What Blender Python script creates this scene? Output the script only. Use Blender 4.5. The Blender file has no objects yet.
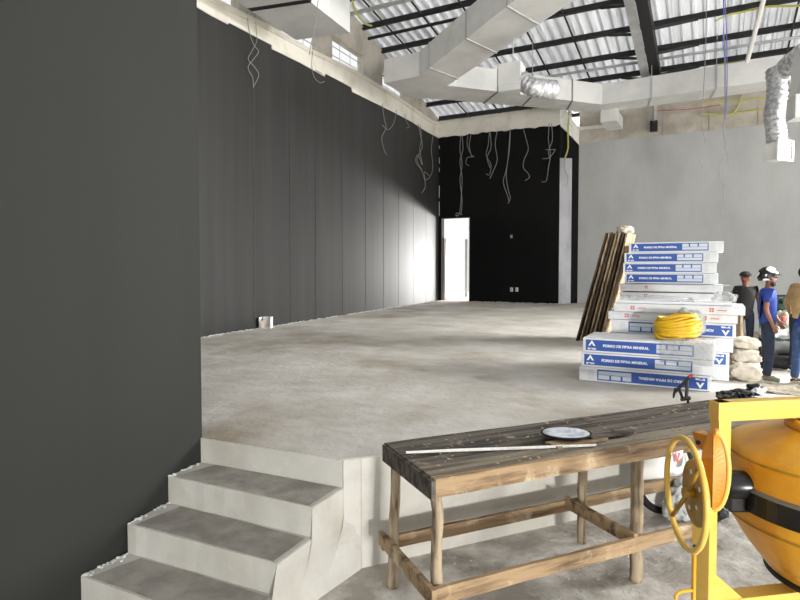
import bpy, bmesh, math, random
from mathutils import Vector, Matrix
random.seed(7)
PI = math.pi
SC = bpy.context.scene
C = SC.collection

# ------------------------------------------------------------ camera
F, PY, PITCH, EYE = 575.0, 288.0, math.atan(20/575), 1.75
cam = bpy.data.cameras.new('camera'); cam.lens = F*36/800; cam.sensor_width = 36; cam.sensor_fit = 'HORIZONTAL'
cam.shift_y = -12/800; cam.clip_start = 0.05; cam.clip_end = 200
co = bpy.data.objects.new('camera', cam); C.objects.link(co)
co.location = (0, 0, EYE); co.rotation_euler = (PI/2-PITCH, 0, 0)
SC.camera = co
# ------------------------------------------------------------ world, light, exposure
w = bpy.data.worlds.new('sky'); SC.world = w; w.use_nodes = True
bg = w.node_tree.nodes['Background']; bg.inputs[0].default_value = (0.97, 0.985, 1.0, 1); bg.inputs[1].default_value = 0.8
SC.view_settings.view_transform = 'Standard'; SC.view_settings.look = 'None'; SC.view_settings.gamma = 1
SC.view_settings.use_curve_mapping = False
SC.view_settings.exposure = 0.42

def area(name, loc, target, sx, sy, power, col=(1, 1, 1)):
    l = bpy.data.lights.new(name, 'AREA'); l.shape = 'RECTANGLE'; l.size = sx; l.size_y = sy; l.energy = power; l.color = col
    o = bpy.data.objects.new(name, l); C.objects.link(o); o.location = loc
    o.rotation_euler = (Vector(target)-Vector(loc)).to_track_quat('-Z', 'Y').to_euler(); return o
area('daylight_entrance', (4.0, -6.0, .75), (0.3, 5, 1.1), 1.1, .6, 620, (1, .98, .95))
area('added_fill_low', (15.5, 4.5, 1.0), (4, 11.5, 7.0), 7, 1.8, 350, (1, .99, .97))  # added unseen lamp, aimed up to brighten roof underside and ducts
area('added_fill_high', (12.6, 6.8, 4.6), (2.0, 9.3, .4), 6, 1.6, 480, (1, .99, .97)).data.spread = math.radians(75)  # added lamp, no opening built there; brightens the stage floor from above
area('daylight_behind_doorway', (9.3, 28.6, 1.7), (0.8, 15.6, 2.0), 4.4, 1.7, 3400, (1, .98, .95))

sun = bpy.data.lights.new('sun', 'SUN'); sun.energy = 6.5; sun.angle = .02; sun.color = (1, .98, .96)
so = bpy.data.objects.new('sun', sun); C.objects.link(so); so.location = (20, 2, 20)
so.rotation_euler = Vector((-math.cos(math.radians(48)), -.03, -math.sin(math.radians(48)))).to_track_quat('-Z', 'Y').to_euler()

# ------------------------------------------------------------ geometry of the photograph
fw = Vector((0, math.cos(PITCH), -math.sin(PITCH))); up = Vector((0, math.sin(PITCH), math.cos(PITCH)))
EYEV = Vector((0, 0, EYE))
def ray(x, y): return Vector(((x-400)/F, 0, 0)) + fw - up*((y-PY)/F)
def pz(x, y, z): r = ray(x, y); return EYEV + r*((z-EYE)/r.z)
def pd(x, y, d): r = ray(x, y); return EYEV + r*(d/r.y)
def pw(x, y, a, b):                      # point of the vertical plane through a, b
    r = ray(x, y); n = Vector((b[1]-a[1], -(b[0]-a[0]), 0))
    return EYEV + r*((Vector((a[0], a[1], 0))-Vector((0, 0, 0))).dot(n)/r.dot(n))
ST = 0.65

# ------------------------------------------------------------ materials
def lin(c): return tuple(((v/255+.055)/1.055)**2.4 if v/255 > .04045 else v/255/12.92 for v in c)
def mat(name, col, rough=.6, metal=0, col2=None, scale=3, detail=6, lo=.35, hi=.65, stretch=(1, 1, 1), bump=0, bscale=20, spec=None, col3=None, scale3=1, lo3=.5, hi3=.6, rot=0, emis=None):
    m = bpy.data.materials.new(name); m.use_nodes = True; nt = m.node_tree; N = nt.nodes; L = nt.links
    b = N['Principled BSDF']; b.inputs['Roughness'].default_value = rough; b.inputs['Metallic'].default_value = metal
    if spec is not None: b.inputs['Specular IOR Level'].default_value = spec
    c = lin(col)+(1,); b.inputs['Base Color'].default_value = c
    tc = N.new('ShaderNodeTexCoord'); mp = N.new('ShaderNodeMapping'); mp.inputs['Scale'].default_value = stretch
    mp.inputs['Rotation'].default_value = (0, 0, rot); L.new(tc.outputs['Object'], mp.inputs['Vector'])
    def noise(sc, det, src): n = N.new('ShaderNodeTexNoise'); n.inputs['Scale'].default_value = sc; n.inputs['Detail'].default_value = det; n.inputs['Roughness'].default_value = .62; L.new(src, n.inputs['Vector']); return n
    def ramp(n, a, b_): r = N.new('ShaderNodeMapRange'); r.inputs[1].default_value = a; r.inputs[2].default_value = b_; L.new(n.outputs[0], r.inputs[0]); return r
    last = None
    if col2:
        r = ramp(noise(scale, detail, mp.outputs[0]), lo, hi)
        mx = N.new('ShaderNodeMix'); mx.data_type = 'RGBA'; mx.inputs[6].default_value = c; mx.inputs[7].default_value = lin(col2)+(1,)
        L.new(r.outputs[0], mx.inputs[0]); last = mx.outputs[2]
    if col3:
        r = ramp(noise(scale3, 8, tc.outputs['Object']), lo3, hi3)
        mx = N.new('ShaderNodeMix'); mx.data_type = 'RGBA'; mx.inputs[6].default_value = c; mx.inputs[7].default_value = lin(col3)+(1,)
        L.new(r.outputs[0], mx.inputs[0])
        if last: L.new(last, mx.inputs[6])
        last = mx.outputs[2]
    if last: L.new(last, b.inputs['Base Color'])
    if bump:
        n = noise(bscale, 8, mp.outputs[0]); bp = N.new('ShaderNodeBump'); bp.inputs['Strength'].default_value = 1; bp.inputs['Distance'].default_value = bump
        L.new(n.outputs[0], bp.inputs['Height']); L.new(bp.outputs[0], b.inputs['Normal'])
    return m
M = {}
M['floor'] = mat('rough_concrete_slab', (182, 176, 165), .9, 0, (206, 202, 195), 1.3, 10, .38, .66, (1, 1, 1), .02, 5, col3=(150, 139, 122), scale3=.75, lo3=.5, hi3=.72)
M['low'] = mat('dusty_concrete_ground', (164, 158, 148), .9, 0, (216, 212, 205), 2.6, 11, .42, .6, bump=.03, bscale=9, col3=(118, 110, 100), scale3=1.7, lo3=.55, hi3=.7)
M['plaster'] = mat('rendered_cement', (184, 181, 171), .85, 0, (200, 198, 190), 2, 6, .4, .6, bump=.004, bscale=12, col3=(176, 170, 158), scale3=1.6, lo3=.58, hi3=.75)
M['tread'] = mat('worn_shaded_tread', (138, 133, 125), .85, 0, (165, 160, 151), 5, 8, .4, .6, bump=.006, bscale=14)  # worn texture; the shade on the treads is put into the darker base
M['lime'] = mat('chipped_white_render', (232, 231, 225), .9, 0, (205, 203, 196), 9, 6, .5, .7, bump=.02, bscale=30)
M['nearwall'] = mat('charcoal_paint', (29, 30, 27), .75, 0, (26, 27, 24), 1.0, 4, .4, .6, (3, 3, .25))
M['leftwall'] = mat('black_paint_panels_sheen', (31, 31, 29), .62, 0, (42, 42, 40), 1.1, 4, .42, .66, (2.2, 2.2, .12))  # lighter copy of the black wall paint; glare is put into the colour
M['black'] = mat('black_paint', (9, 9, 9), .85, 0, (13, 12, 12), 1.5, 4, .4, .6, spec=.25)
M['grey'] = mat('grey_skim_coat', (172, 173, 171), .8, 0, (184, 185, 183), .8, 5, .4, .6, (1, 1, .5))
M['grey2'] = mat('lit_pillar_grey', (186, 186, 190), .8, 0, (160, 160, 164), 1.5, 5, .4, .6, (1, 1, .5))  # pale grey for the lit lower part of the pillar
M['block'] = mat('bare_concrete', (170, 163, 150), .9, 0, (196, 190, 178), 1.6, 6, .4, .6, bump=.006, bscale=8)
M['beam'] = mat('white_plaster_beam', (226, 222, 210), .9, 0, (205, 199, 184), 1.4, 6, .5, .7, bump=.006, bscale=6)
M['roof'] = mat('corrugated_zinc', (222, 223, 224), .5, .0, (200, 202, 204), .8, 3, .5, .8, (1, 1, 1))
M['purlin'] = mat('dark_primed_steel', (38, 38, 38), .6, .2)
M['galv'] = mat('galvanised_steel', (190, 191, 190), .45, .3, (170, 171, 171), 2, 4, .4, .6)
M['duct'] = mat('galvanised_duct_sheet', (226, 226, 223), .42, .1, (212, 213, 211), 1.4, 3, .4, .6)
M['ductj'] = mat('duct_joint', (120, 121, 120), .5, .4)
M['foil'] = mat('silver_foil', (225, 226, 228), .3, .6, (170, 171, 172), 14, 5, .4, .6, bump=.02, bscale=35)
M['wood'] = mat('raw_timber', (166, 140, 106), .75, 0, (78, 54, 34), 3.0, 9, .46, .66, (.5, 5, 5), .004, 10, col3=(214, 196, 166), scale3=4, lo3=.55, hi3=.7)
M['dustyplank'] = mat('dusty_plank', (142, 132, 114), .8, 0, (92, 82, 68), 3, 9, .42, .62, (.45, 7, 5), .004, 9)
M['wooddark'] = mat('weathered_boards', (106, 98, 88), .8, 0, (52, 45, 39), 3, 9, .42, .62, (.45, 7, 5), .004, 9, col3=(150, 140, 124), scale3=6, lo3=.6, hi3=.68)
M['pole'] = mat('rough_pole', (172, 156, 130), .8, 0, (84, 66, 48), 4.5, 9, .46, .66, (6, 6, .6), .004, 9)
M['yellow'] = mat('mixer_yellow_paint', (232, 172, 46), .38, 0, (214, 150, 40), 4, 6, .5, .7, col3=(196, 130, 52), scale3=5, lo3=.62, hi3=.72)
M['fyel'] = mat('pale_frame_yellow', (240, 200, 98), .35, 0, (230, 184, 80), 4, 6, .5, .7)
M['olive'] = mat('greased_yellow_plate', (176, 136, 44), .4, .1, (150, 112, 36), 8, 4, .5, .6)
M['blackp'] = mat('black_enamel', (20, 20, 21), .28)
M['rubber'] = mat('black_rubber', (24, 24, 24), .7)
M['carton'] = mat('white_carton', (226, 228, 230), .6, 0, (212, 214, 216), 4, 4, .5, .7)
M['cblue'] = mat('printed_blue', (52, 88, 164), .5)
M['ctab'] = mat('printed_table', (206, 214, 222), .6)
M['cwhite'] = mat('printed_white', (240, 244, 250), .6)
M['cgrey'] = mat('printed_grey', (176, 182, 184), .6)
M['cred'] = mat('printed_red', (208, 96, 96), .6)
M['hose'] = mat('yellow_hose', (222, 178, 30), .4)
M['wire'] = mat('grey_white_wire', (138, 138, 134), .5)
M['ywire'] = mat('yellow_conduit', (184, 182, 100), .5)
M['bwire'] = mat('blue_wire', (96, 104, 196), .5)
M['bag'] = mat('white_woven_sack', (198, 190, 174), .8, 0, (164, 154, 136), 9, 6, .45, .65, bump=.01, bscale=12)
M['film'] = mat('crumpled_film', (214, 216, 214), .25, 0, (180, 182, 180), 9, 5, .4, .6, bump=.03, bscale=14)
M['tanedge'] = mat('plywood_edge', (192, 172, 140), .75, 0, (120, 98, 72), 4, 5, .4, .6, (9, 9, .4))
M['brownedge'] = mat('dark_board', (98, 80, 60), .75, 0, (58, 45, 34), 4, 5, .4, .6, (9, 9, .4))
M['orange'] = mat('orange_door_wood', (176, 96, 50), .5)
M['skin'] = mat('skin', (120, 76, 54), .55)
M['skinl'] = mat('skin_tanned', (158, 108, 80), .55)
M['shirtb'] = mat('blue_cloth', (28, 58, 140), .8, 0, (23, 46, 116), 9, 3, .4, .6)
M['shirtk'] = mat('black_cloth', (36, 36, 36), .85)
M['shirtt'] = mat('tan_cloth', (176, 146, 104), .85, 0, (152, 124, 86), 9, 3, .4, .6)
M['jeans'] = mat('navy_denim', (20, 29, 46), .85, 0, (27, 38, 58), 9, 3, .4, .6)
M['jeansl'] = mat('blue_denim', (44, 66, 104), .85, 0, (70, 96, 136), 9, 3, .5, .7)
M['shoe'] = mat('grey_green_shoe', (98, 104, 90), .7)
M['hair'] = mat('dark_hair', (20, 16, 14), .7)
M['helmet'] = mat('helmet_pattern', (22, 22, 24), .25, 0, (225, 225, 225), 7, 1, .52, .55)
M['green'] = mat('green_crate_plastic', (30, 66, 56), .5)
M['red'] = mat('red_plastic', (180, 30, 30), .4)
M['white'] = mat('white_plastic', (236, 236, 232), .4)
M['glassy'] = bpy.data.materials.new('window_glass'); M['glassy'].use_nodes = True
_n = M['glassy'].node_tree; _b = _n.nodes['Principled BSDF']; _t = _n.nodes.new('ShaderNodeBsdfTransparent'); _m = _n.nodes.new('ShaderNodeMixShader')
_b.inputs['Roughness'].default_value = .05; _m.inputs[0].default_value = .06
_n.links.new(_t.outputs[0], _m.inputs[1]); _n.links.new(_b.outputs[0], _m.inputs[2]); _n.links.new(_m.outputs[0], _n.nodes['Material Output'].inputs[0])

# ------------------------------------------------------------ object helpers
WM = {}
def obj(name, bm, m, parent=None, smooth=False, world=True):
    """one mesh object; bm in world coordinates unless world=False (then in the parent's frame)"""
    me = bpy.data.meshes.new(name)
    if parent is not None and world: bm.transform(WM[parent.name].inverted())
    bmesh.ops.recalc_face_normals(bm, faces=bm.faces)
    bm.to_mesh(me); bm.free()
    if smooth:
        for p in me.polygons: p.use_smooth = True
    me.materials.append(m if not isinstance(m, str) else M[m])
    o = bpy.data.objects.new(name, me); C.objects.link(o)
    if parent is not None: o.parent = parent; WM[o.name] = WM[parent.name]
    else: WM[o.name] = Matrix()
    return o
def tag(o, label, cat, group=None):
    o['label'] = label; o['category'] = cat
    if group: o['group'] = group
    return o
def thing(name, label, cat, loc=(0, 0, 0), rz=0, group=None):
    o = bpy.data.objects.new(name, None); C.objects.link(o); o.empty_display_size = .1
    o.location = loc; o.rotation_euler = (0, 0, rz); WM[o.name] = Matrix.Translation(loc) @ Matrix.Rotation(rz, 4, 'Z')
    return tag(o, label, cat, group)
def struct(name, bm, m, parent=None):
    o = obj(name, bm, m, parent)
    if parent is None: o['kind'] = 'structure'
    return o
def dup(root, loc, rz, label, group=None):
    r = root.copy(); C.objects.link(r); r.location = loc; r.rotation_euler = (0, 0, rz); r['label'] = label
    if group: r['group'] = group
    for ch in list(root.children):
        c = ch.copy(); C.objects.link(c); c.parent = r
        for g in list(ch.children):
            d = g.copy(); C.objects.link(d); d.parent = c
    return r
def box(bm, c, s, rz=0, bev=0, rot=None):
    R = rot if rot is not None else Matrix.Rotation(rz, 4, 'Z')
    g = bmesh.ops.create_cube(bm, size=1, matrix=Matrix.Translation(c) @ R @ Matrix.Diagonal((s[0], s[1], s[2], 1)))
    if bev:
        es = {e for v in g['verts'] for e in v.link_edges}
        bmesh.ops.bevel(bm, geom=list(es), offset=bev, segments=2, affect='EDGES', profile=.6)
    return bm
def B(*a, **k): return box(bmesh.new(), *a, **k)
def prism(bm, pts, z0, z1):
    """vertical prism; z0/z1 numbers or per-vertex lists"""
    n = len(pts); a = z0 if isinstance(z0, (list, tuple)) else [z0]*n; b = z1 if isinstance(z1, (list, tuple)) else [z1]*n
    lo = [bm.verts.new((p[0], p[1], a[i])) for i, p in enumerate(pts)]; hi = [bm.verts.new((p[0], p[1], b[i])) for i, p in enumerate(pts)]
    bm.faces.new(lo[::-1]); bm.faces.new(hi)
    for i in range(n): j = (i+1) % n; bm.faces.new((lo[i], lo[j], hi[j], hi[i]))
    return bm
def P(pts, z0, z1): return prism(bmesh.new(), pts, z0, z1)
def slab(bm, pts, off):
    """planar polygon (3D) thickened by vector off"""
    off = Vector(off); a = [bm.verts.new(p) for p in pts]; b = [bm.verts.new(Vector(p)+off) for p in pts]; n = len(pts)
    bm.faces.new(a); bm.faces.new(b[::-1])
    for i in range(n): j = (i+1) % n; bm.faces.new((a[i], b[i], b[j], a[j]))
    return bm
def smooth_path(pts, k=6):
    pts = [Vector(p) for p in pts]; out = []
    for i in range(len(pts)-1):
        p0 = pts[max(i-1, 0)]; p1 = pts[i]; p2 = pts[i+1]; p3 = pts[min(i+2, len(pts)-1)]
        for j in range(k):
            t = j/k; out.append(.5*((2*p1)+(p2-p0)*t+(2*p0-5*p1+4*p2-p3)*t*t+(-p0+3*p1-3*p2+p3)*t**3))
    out.append(pts[-1]); return out
def tube(bm, pts, r, n=8, closed=False, cap=True):
    pts = [Vector(p) for p in pts]; m = len(pts); rs = r if isinstance(r, (list, tuple)) else [r]*m
    rings = []; prev = None
    for i, p in enumerate(pts):
        a = pts[(i-1) % m] if (closed or i) else p; b = pts[(i+1) % m] if (closed or i < m-1) else p
        t = (b-a).normalized()
        if prev is None:
            x = t.orthogonal().normalized()
        else:
            x = (prev - t*prev.dot(t)).normalized()
        prev = x; y = t.cross(x)
        rings.append([bm.verts.new(p+(x*math.cos(2*PI*k/n)+y*math.sin(2*PI*k/n))*rs[i]) for k in range(n)])
    for i in range(m if closed else m-1):
        A = rings[i]; Bq = rings[(i+1) % m]
        for k in range(n): bm.faces.new((A[k], A[(k+1) % n], Bq[(k+1) % n], Bq[k]))
    if cap and not closed: bm.faces.new(rings[0][::-1]); bm.faces.new(rings[-1])
    return bm
def T(*a, **k): return tube(bmesh.new(), *a, **k)
def lathe(bm, prof, c=(0, 0, 0), rot=None, n=48, close=False):
    """prof: list of (r, z)"""
    Mx = Matrix.Translation(c) @ (rot if rot is not None else Matrix())
    rings = []
    for r, z in prof:
        if r < 1e-6: rings.append([bm.verts.new(Mx @ Vector((0, 0, z)))])
        else: rings.append([bm.verts.new(Mx @ Vector((r*math.cos(2*PI*k/n), r*math.sin(2*PI*k/n), z))) for k in range(n)])
    pairs = list(zip(rings, rings[1:])) + ([(rings[-1], rings[0])] if close else [])
    for A, Bq in pairs:
        for k in range(n):
            a, b = A[k % len(A)], A[(k+1) % len(A)]; c_, d = Bq[(k+1) % len(Bq)], Bq[k % len(Bq)]
            f = []
            for v in (a, b, c_, d):
                if v not in f: f.append(v)
            if len(f) > 2: bm.faces.new(f)
    return bm
def LA(*a, **k): return lathe(bmesh.new(), *a, **k)
def axis_rot(n): return Vector(n).to_track_quat('Z', 'Y').to_matrix().to_4x4()
def blob(bm, c, s, seed=0, amp=.12, rz=0, sub=4, flat=None):
    g = bmesh.ops.create_icosphere(bm, subdivisions=sub, radius=1)
    from mathutils import noise as nz
    R = Matrix.Rotation(rz, 4, 'Z')
    for v in g['verts']:
        d = v.co.normalized(); f = 1 + amp*nz.noise(d*2.2+Vector((seed*3.1, 0, 0))) + amp*.5*nz.noise(d*6+Vector((seed, 5, 0)))
        q = Vector((math.copysign(abs(d.x)**.75, d.x)*s[0], math.copysign(abs(d.y)**.75, d.y)*s[1], math.copysign(abs(d.z)**.7, d.z)*s[2]))*f
        if flat is not None: q.z = max(q.z, -flat)
        v.co = Vector(c) + R @ q
    return bm
def text(name, s, size, m, parent, loc, rot, ext=.0008, bold=.0, sx=1):
    cu = bpy.data.curves.new('t', 'FONT'); cu.body = s; cu.size = size; cu.align_x = 'CENTER'; cu.align_y = 'CENTER'; cu.extrude = ext; cu.offset = bold
    o = bpy.data.objects.new('t', cu); C.objects.link(o); bpy.context.view_layer.update()
    me = bpy.data.meshes.new_from_object(o.evaluated_get(bpy.context.evaluated_depsgraph_get())); bpy.data.objects.remove(o)
    me.transform(Matrix.Translation(loc) @ rot @ Matrix.Diagonal((sx, 1, 1, 1))); me.materials.clear(); me.materials.append(M[m])
    o = bpy.data.objects.new(name, me); C.objects.link(o); o.parent = parent; return o

# ============================================================ THE SETTING
LA0 = pz(201, 337, ST); LB0 = Vector((1.30, 19.5, ST))                 # left wall foot line
Bp = Vector((4.86, 17.6, ST))                                          # right end of the black back wall
ub = (LB0-LA0); ub.z = 0; ub.normalize()
vb = (Bp-LB0); vb.z = 0; vb.normalize(); nb = Vector((-vb.y, vb.x, 0))  # nb points away from camera
nl = Vector((-ub.y, ub.x, 0))                                          # left of the left wall (outward)
U = Vector((.477, .879, 0)); V = Vector((.879, -.477, 0))
def RP(s, w_, dz=0): return Vector((Bp.x, Bp.y, 0)) - U*s + V*w_ + Vector((0, 0, EYE+4.9+.17*s+dz))
G0 = Vector((5.56, 18.0, 0)); G1 = G0 + Vector((.893, -.45, 0))*12
gd = (G1-G0).normalized(); gn = Vector((.45, .893, 0))
NW1 = pz(202, 437, ST); NW0 = pz(81, 576, 1.75-1.5875)
nd = (NW1-NW0); nd.z = 0; nd.normalize(); NWs = NW1 - nd*7
nl2 = Vector((-nd.y, nd.x, 0))

LW0 = LA0 - ub*5.5                                                     # left wall starts hidden behind the near wall
S0 = pz(343, 459, ST); S1 = pz(360, 457, ST); sd = Vector((.914, .407, 0)).normalized()
SC1 = Vector((2.95, 4.72, ST))
S1 = SC1 - sd*((SC1-S1).dot(sd)); SR = Vector((8.85, 16.33, ST))
stage = [NW1, S0, S1, SC1, SR, G0, Bp + vb*.1, LB0 + vb*.0, LB0, LW0]
stage = [NW1, S0, S1, SC1, SR, G0+gn*.1, Bp+nb*.3, LB0+nb*.3, LB0+nl*.1, LW0+nl*.1, NW1-nd*.4+nl2*.12]
struct('floor', P([(-20, -35), (45, -35), (45, 40), (-20, 40)], -.2, 0), M['low'])
struct('floor_stage', P([(p.x, p.y) for p in stage], -.05, ST), M['floor'])
# rendered stage face: thin coat of plaster on the riser planes
def quadslab(a, b, z0, z1, t, m, name):
    d = Vector((b[0]-a[0], b[1]-a[1], 0)).normalized(); n = Vector((d.y, -d.x, 0))
    return struct(name, P([(a[0], a[1]), (b[0], b[1]), (b[0]+n.x*t, b[1]+n.y*t), (a[0]+n.x*t, a[1]+n.y*t)], z0, z1), m)
quadslab(S1, SC1, 0, ST-.004, .012, M['plaster'], 'trim_1')
quadslab(SC1, SR, 0, ST-.004, .012, M['plaster'], 'trim_2')
quadslab(S0, S1, 0, ST-.004, .012, M['plaster'], 'trim_3')
quadslab(NW1, S0, 0, ST-.004, .012, M['plaster'], 'trim_4')

# steps
hz = [ST, .4875, .325, .1625]
lt = [pz(202, 437, ST), pz(167, 476, hz[1]), pz(127, 524, hz[2]), pz(81, 576, hz[3])]
rt = [S0, pz(311, 507, hz[1]), pz(276, 563, hz[2])]; rt.append(rt[2]+(rt[2]-rt[1]))
stairs = thing('concrete_steps', 'pale concrete steps with dusty treads climbing onto the stage beside the charcoal wall', 'steps', (rt[2].x, rt[2].y, 0))
def ragged(a, b, n, amp, seed):
    rnd = random.Random(seed); return [a.lerp(b, i/n)+Vector((rnd.uniform(-amp, amp), rnd.uniform(-amp, amp), 0)) for i in range(n+1)]
rr = S0 + (rt[0]-rt[1])*0
for i in (1, 2, 3):
    l0, r0 = lt[i-1], rt[i-1]; l1, r1 = lt[i], rt[i]
    poly = ragged(l1, r1, 14, .002, i) + [Vector((r0.x, r0.y, 0))] + [Vector((l0.x, l0.y, 0))]
    bm = P([(p.x, p.y) for p in poly], 0, hz[i])
    st_ = obj('step', bm, 'plaster', stairs)
    e = (r1-l1).normalized(); b_ = (l0-l1)*.96
    q = [l1+e*.05+b_*.04, l1+e*.25+b_*.05, r1-e*.02+b_*.03, r0-(r0-r1)*.08-e*.02, l0.lerp(r0, .5)-(l0-l1)*.03, l0-(l0-l1)*.04+e*.12]
    obj('tread_surface', P([(p.x, p.y) for p in q], hz[i]-.002, hz[i]+.002), 'tread', st_)
    # chipped lime line where the tread meets the wall
    bm = bmesh.new(); rnd = random.Random(40+i)
    for k in range(24):
        p = l1.lerp(l0, rnd.random()); p = p+e*abs(rnd.gauss(0, .02)); s_ = rnd.uniform(.005, .014)
        bmesh.ops.create_icosphere(bm, subdivisions=1, radius=s_, matrix=Matrix.Translation((p.x, p.y, hz[i]+.001)) @ Matrix.Diagonal((1, 1, .5, 1)))
    rub = obj('plaster_crumbs', bm, 'lime', stairs); rub['kind'] = 'stuff'
# flared side cheek between the steps and the stage face
fl = pz(318, 600, 0)
bm = bmesh.new()
tops = [Vector((p.x+.006, p.y-.002, z)) for p, z in ((rt[3], .1625), (rt[2], .1625), (rt[2], hz[2]-.004), (rt[1], hz[2]-.004), (rt[1], hz[1]-.004), (S0, hz[1]-.004), (S0, ST-.004), (S1, ST-.004))]
flo = [pz(225, 668, 0), pz(262, 640, 0), pz(262, 640, 0), pz(290, 619, 0), pz(290, 619, 0), pz(320, 598, 0), pz(320, 598, 0), pz(361, 569, 0)]
NR = 10; grid = []
for tp_, fl_ in zip(tops, flo):
    col = []
    for j in range(NR+1):
        f = j/NR; g = (max(0, .32-tp_.z*(1-f))/.32)**1.5; col.append(bm.verts.new((tp_.x+(fl_.x-tp_.x)*g, tp_.y+(fl_.y-tp_.y)*g, tp_.z*(1-f))))
    grid.append(col)
for A, Q in zip(grid, grid[1:]):
    for j in range(NR): bm.faces.new((A[j], Q[j], Q[j+1], A[j+1]))
bmesh.ops.remove_doubles(bm, verts=bm.verts, dist=1e-5)
obj('side_cheek', bm, 'plaster', stairs, False)

# near charcoal wall
struct('wall_near', P([(p.x, p.y) for p in (NWs, NW1, NW1-nd*.12+nl2*.15, NWs+nl2*.15)], 0, 7.6), M['nearwall'])
RW = LW0 + ub*.8
struct('wall_near_return', P([(NW1.x+nl2.x*.13-nd.x*.12, NW1.y+nl2.y*.13-nd.y*.12), (RW.x, RW.y), (RW.x-ub.x*.12, RW.y-ub.y*.12), (NW1.x-nd.x*.25+nl2.x*.14, NW1.y-nd.y*.25+nl2.y*.14)], 0, 7.6), M['nearwall'])

# left wall: black panels, sheen painted into a lighter tone, with a stepped painted edge under a white beam
def lw(x, y): return pw(x, y, LA0, LB0)
edge_px = [(186, 2), (196.5, 7.5), (211, 16), (227.5, 24.5), (228, 22.5), (271, 45), (271.5, 49), (300, 63), (324, 76.5), (325, 73.5), (351, 87.5), (352, 92), (390, 110.5), (410, 121), (427, 132), (438.5, 138)]
E = [lw(*p) for p in edge_px]
wallpoly = [LW0.copy(), LB0.copy()] + [e.copy() for e in E[::-1]] + [Vector((LW0.x, LW0.y, E[0].z))]
wallpoly[0].z = 0; wallpoly[1].z = 0; wallpoly[2].x, wallpoly[2].y = LB0.x, LB0.y
def wslab(pts, off): return slab(bmesh.new(), pts, off)
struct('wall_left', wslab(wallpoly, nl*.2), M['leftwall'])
bm = bmesh.new(); rnd = random.Random(12)
for k in range(9):
    t_ = .12+.098*k+rnd.uniform(-.01, .01); p = LA0.lerp(LB0, t_)-nl*.003; q = p+ub*rnd.uniform(.012, .03)
    slab(bm, [(p.x, p.y, ST), (q.x, q.y, ST), (q.x, q.y, EYE+3.3), (p.x, p.y, EYE+3.6)], nl*.004)
struct('wall_left_joints', bm, mat('filled_panel_joint', (44, 44, 42), .6, 0, (34, 34, 32), 2, 4, .45, .55))
TE = [lw(*p) for p in [(178, -18), (215, 2), (265, 27), (305, 49), (352, 71), (392, 95), (431, 122)]]
TE.append(Vector((LB0.x, LB0.y, 4.82+EYE)))
bp_ = [e.copy() for e in E] + [e.copy() for e in TE[::-1]]
bp_[len(E)-1].x, bp_[len(E)-1].y = LB0.x, LB0.y
inn = -nl*.02
struct('trim_5', wslab([p+inn for p in bp_], nl*.2), M['beam'])
# ledge: pipe chase with a bright lip running along the top of the white band
lp = [t-nl*.03 for t in TE]
struct('trim_6', T([p+Vector((0, 0, .0)) for p in lp], .05, 10), M['beam'])
# upper concrete wall with window openings
def along(t): return LA0.lerp(LB0, t)
def zt(t):
    p = along(t); s_ = (Bp-p).dot(U); return EYE+4.9+.17*s_+.1
def zb(t):
    p = along(t)
    for a_, b_ in zip(TE, TE[1:]):
        da, db = (a_-LA0).dot(ub), (b_-LA0).dot(ub); d = (p-LA0).dot(ub)
        if da <= d <= db+1e-3: return a_.z+(b_.z-a_.z)*(d-da)/(db-da)
    return TE[0].z
wins = [(-.03, .09), (.2, .322), (.372, .509), (.605, .745)]
bm = bmesh.new(); ts = [-.25]
for a_, b_ in wins: ts += [a_, b_]
ts.append(1.0)
def strip(t0, t1, f0, f1):
    a_, b_ = along(t0), along(t1)
    slab(bm, [(a_.x, a_.y, f0(t0)), (b_.x, b_.y, f0(t1)), (b_.x, b_.y, f1(t1)), (a_.x, a_.y, f1(t0))], nl*.18)
wt = lambda t: EYE+5.08+.3*t
for i in range(len(ts)-1):
    if i % 2 == 0: strip(ts[i], ts[i+1], zb, zt)
    else: strip(ts[i], ts[i+1], wt, zt)
struct('wall_left_upper', bm, M['block'])
for i, (t0, t1) in enumerate(wins):
    a_, b_ = along(t0)+nl*.1, along(t1)+nl*.1
    e = thing('window_%d' % (i+1), '', '', (0, 0, 0)); del e['label']; del e['category']; e['kind'] = 'structure'
    bm = bmesh.new()
    for f in (0.0, .33, .66, 1.0):
        t = t0+(t1-t0)*f; p = along(t)+nl*.1; tube(bm, [(p.x, p.y, zb(t)), (p.x, p.y, wt(t))], .007, 6)
    for f in (.35, .7):
        tube(bm, [(a_.x, a_.y, zb(t0)+(wt(t0)-zb(t0))*f), (b_.x, b_.y, zb(t1)+(wt(t1)-zb(t1))*f)], .01, 6)
    obj('window_grille', bm, 'galv', e)
    obj('window_pane', wslab([(a_.x, a_.y, zb(t0)), (b_.x, b_.y, zb(t1)), (b_.x, b_.y, wt(t1)), (a_.x, a_.y, wt(t0))], nl*.01), 'glassy', e)

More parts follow.
